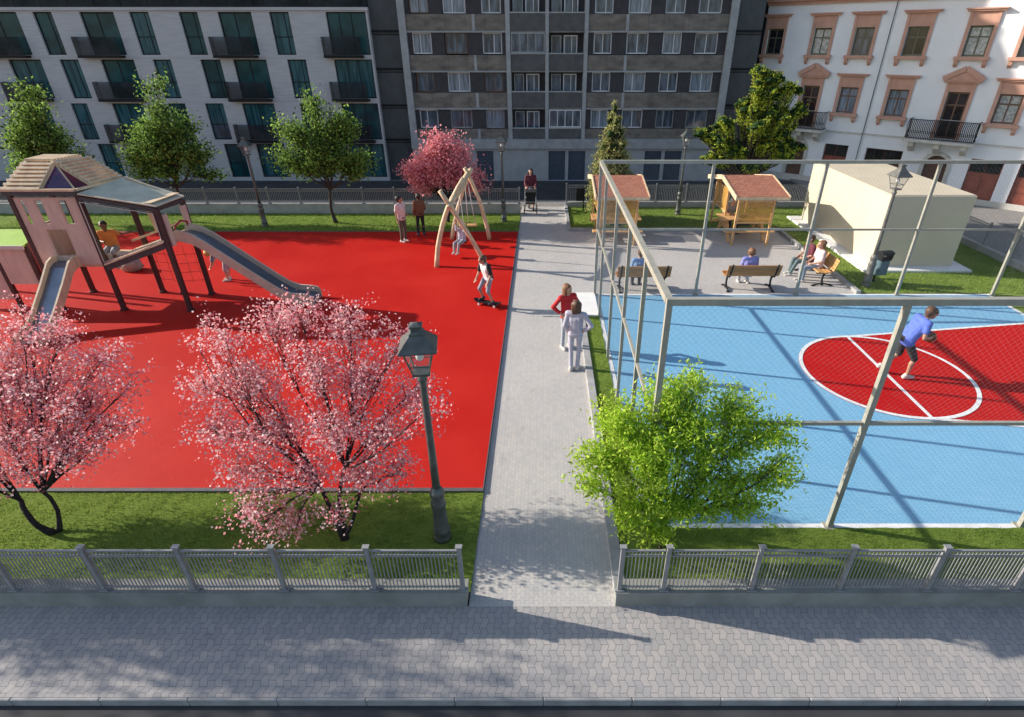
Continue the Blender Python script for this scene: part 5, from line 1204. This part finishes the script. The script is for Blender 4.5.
# seated people
J = SIT(.0); J.update(face=(0, -1, -.1))
person('man in a light blue shirt seated on the left bench with his back turned', (2.82, 15.42, -.03), R(180), J, 'fair', 'hair_brown', 'cloth_sky', 'cloth_charcoal', 'shoe_dark', .5, 1, .98)
J = SIT(.03); J.update(anL=(.05, -.5, .085), anR=(-.2, -.42, .085))
person('person in a violet-blue top seated on the right bench with the back turned', (6.08, 15.5, -.03), R(180), J, 'fair', 'hair_auburn', 'cloth_violet', 'cloth_jean_pale', 'shoe_pale', .42, 1, .98, .04)
J = SIT(.02); J.update(face=(0, -1, -.1))
person('woman in a white and pink top seated on the golden bench', (8.38, 16.1, -.03), R(-90), J, 'fair', 'hair_auburn', 'cloth_pink', 'cloth_denim', 'shoe_pale', .5, 1, 1.0, .08, .95)
J = SIT(.06); J.update(anL=(.1, -.56, .085), anR=(-.12, -.46, .085))
person('person in a maroon top and slate trousers at the far end of the golden bench', (8.36, 16.68, -.03), R(-85), J, 'fair', 'hair_brown', 'cloth_maroon', 'cloth_slate', 'shoe_pale', .5, 1, 1.0)
J = SIT(.16); J.update(elL=(.30, -.16, .80), elR=(-.32, -.14, .80), wrL=(.16, -.36, .80), wrR=(-.18, -.34, .80), face=(.5, -1, -.2), knL=(.2, -.4, .5), anL=(.22, -.42, .085))
person('grey-haired man in a grey shirt leaning on the table of the right picnic shelter', (7.20, 21.42, -.01), R(12), J, 'fair', 'hair_grey', 'cloth_grey', 'cloth_black', 'shoe_dark', .42, 1, 1.0)
# woman with a pushchair at the gate
J = STAND(); J.update(elL=(.24, -.06, 1.13), elR=(-.24, -.06, 1.13), wrL=(.2, -.32, 1.02), wrR=(-.2, -.32, 1.02), knL=(.1, -.08, .49), anL=(.1, -.12, .085), anR=(-.1, .16, .1))
person('woman in maroon top and grey skirt pushing a pushchair at the rear gate', (-.56, 24.7, 0), 0, J, 'fair', 'hair_dark', 'cloth_maroon', 'cloth_grey', 'shoe_dark', .95, .4, 1.0, .1, .95, None, True)
pc = thing('pushchair', 'black pushchair with a thin frame on the path by the rear gate', 'pushchair', (-.56, 24.15, 0))
fr = MB()
for x in (-.24, .24):
    fr.tube([(x, .30, 1.02), (x, .12, .78), (x, -.08, .45), (x, -.30, .12)], .013, 6); fr.tube([(x, .26, .12), (x, .05, .6)], .013, 6)
fr.tube([(-.24, .30, 1.02), (.24, .30, 1.02)], .015, 6); fr.tube([(-.24, -.29, .13), (.24, -.29, .13)], .012, 6); fr.build('frame', 'net_metal', pc)
MB().prism([(-.2, .14, .86), (-.2, .0, .48), (-.2, -.26, .44), (-.2, -.26, .40), (-.2, .04, .42), (-.2, .19, .85)], (.4, 0, 0)).build('seat', 'cloth_black', pc)
MB().prism([(-.22, .2, .62), (-.22, .22, .9), (-.22, .08, .96), (-.22, -.12, .88), (-.22, .1, .84)], (.44, 0, 0)).build('hood', 'cloth_black', pc)
for x in (-.27, .27):
    for y, r_ in ((.26, .13), (-.30, .10)):
        w_ = MB().tube([(x - .018, y, r_), (x + .018, y, r_)], r_, 16); wo = w_.build('wheel', 'black', pc)
        MB().tube([(x - .022, y, r_), (x + .022, y, r_)], r_ * .6, 12).build('rim', 'net_metal', wo)
# ------------------------------------------------------------------ camera, light, world
cam = bpy.data.cameras.new('camera'); co = bpy.data.objects.new('camera', cam); C.objects.link(co)
co.location = (0, 0, 6.4); co.rotation_euler = (R(90 - 29.73), 0, 0)
cam.sensor_fit = 'HORIZONTAL'; cam.sensor_width = 36; cam.lens = 550.7 * 36 / 1024; cam.shift_x = -31.5 / 1024
cam.clip_start = .1; cam.clip_end = 1500
scene.camera = co
SUN_EL, SUN_AZ = R(24.0), math.atan2(-.974, .22)
sd = Vector((math.sin(SUN_AZ) * math.cos(SUN_EL), math.cos(SUN_AZ) * math.cos(SUN_EL), math.sin(SUN_EL)))
sl = bpy.data.lights.new('sun', 'SUN'); so = bpy.data.objects.new('sun', sl); C.objects.link(so)
so.rotation_euler = sd.to_track_quat('Z', 'Y').to_euler(); so.location = (-40, 20, 40)
sl.energy = 5.0; sl.angle = R(.5); sl.color = (1.0, .92, .81)
wd_ = bpy.data.worlds.new('World'); scene.world = wd_; wd_.use_nodes = True
nt = wd_.node_tree; bg = nt.nodes['Background']
sky = nt.nodes.new('ShaderNodeTexSky'); sky.sky_type = 'NISHITA'; sky.sun_disc = False
sky.sun_elevation = SUN_EL; sky.sun_rotation = SUN_AZ; sky.air_density = 1.0; sky.dust_density = 1.0; sky.ozone_density = 1.0
nt.links.new(sky.outputs[0], bg.inputs['Color']); bg.inputs['Strength'].default_value = .135
vs_ = scene.view_settings; scene.display_settings.display_device = 'sRGB'
vs_.view_transform = 'Standard'; vs_.look = 'None'; vs_.gamma = 1; vs_.use_curve_mapping = False; vs_.exposure = .5
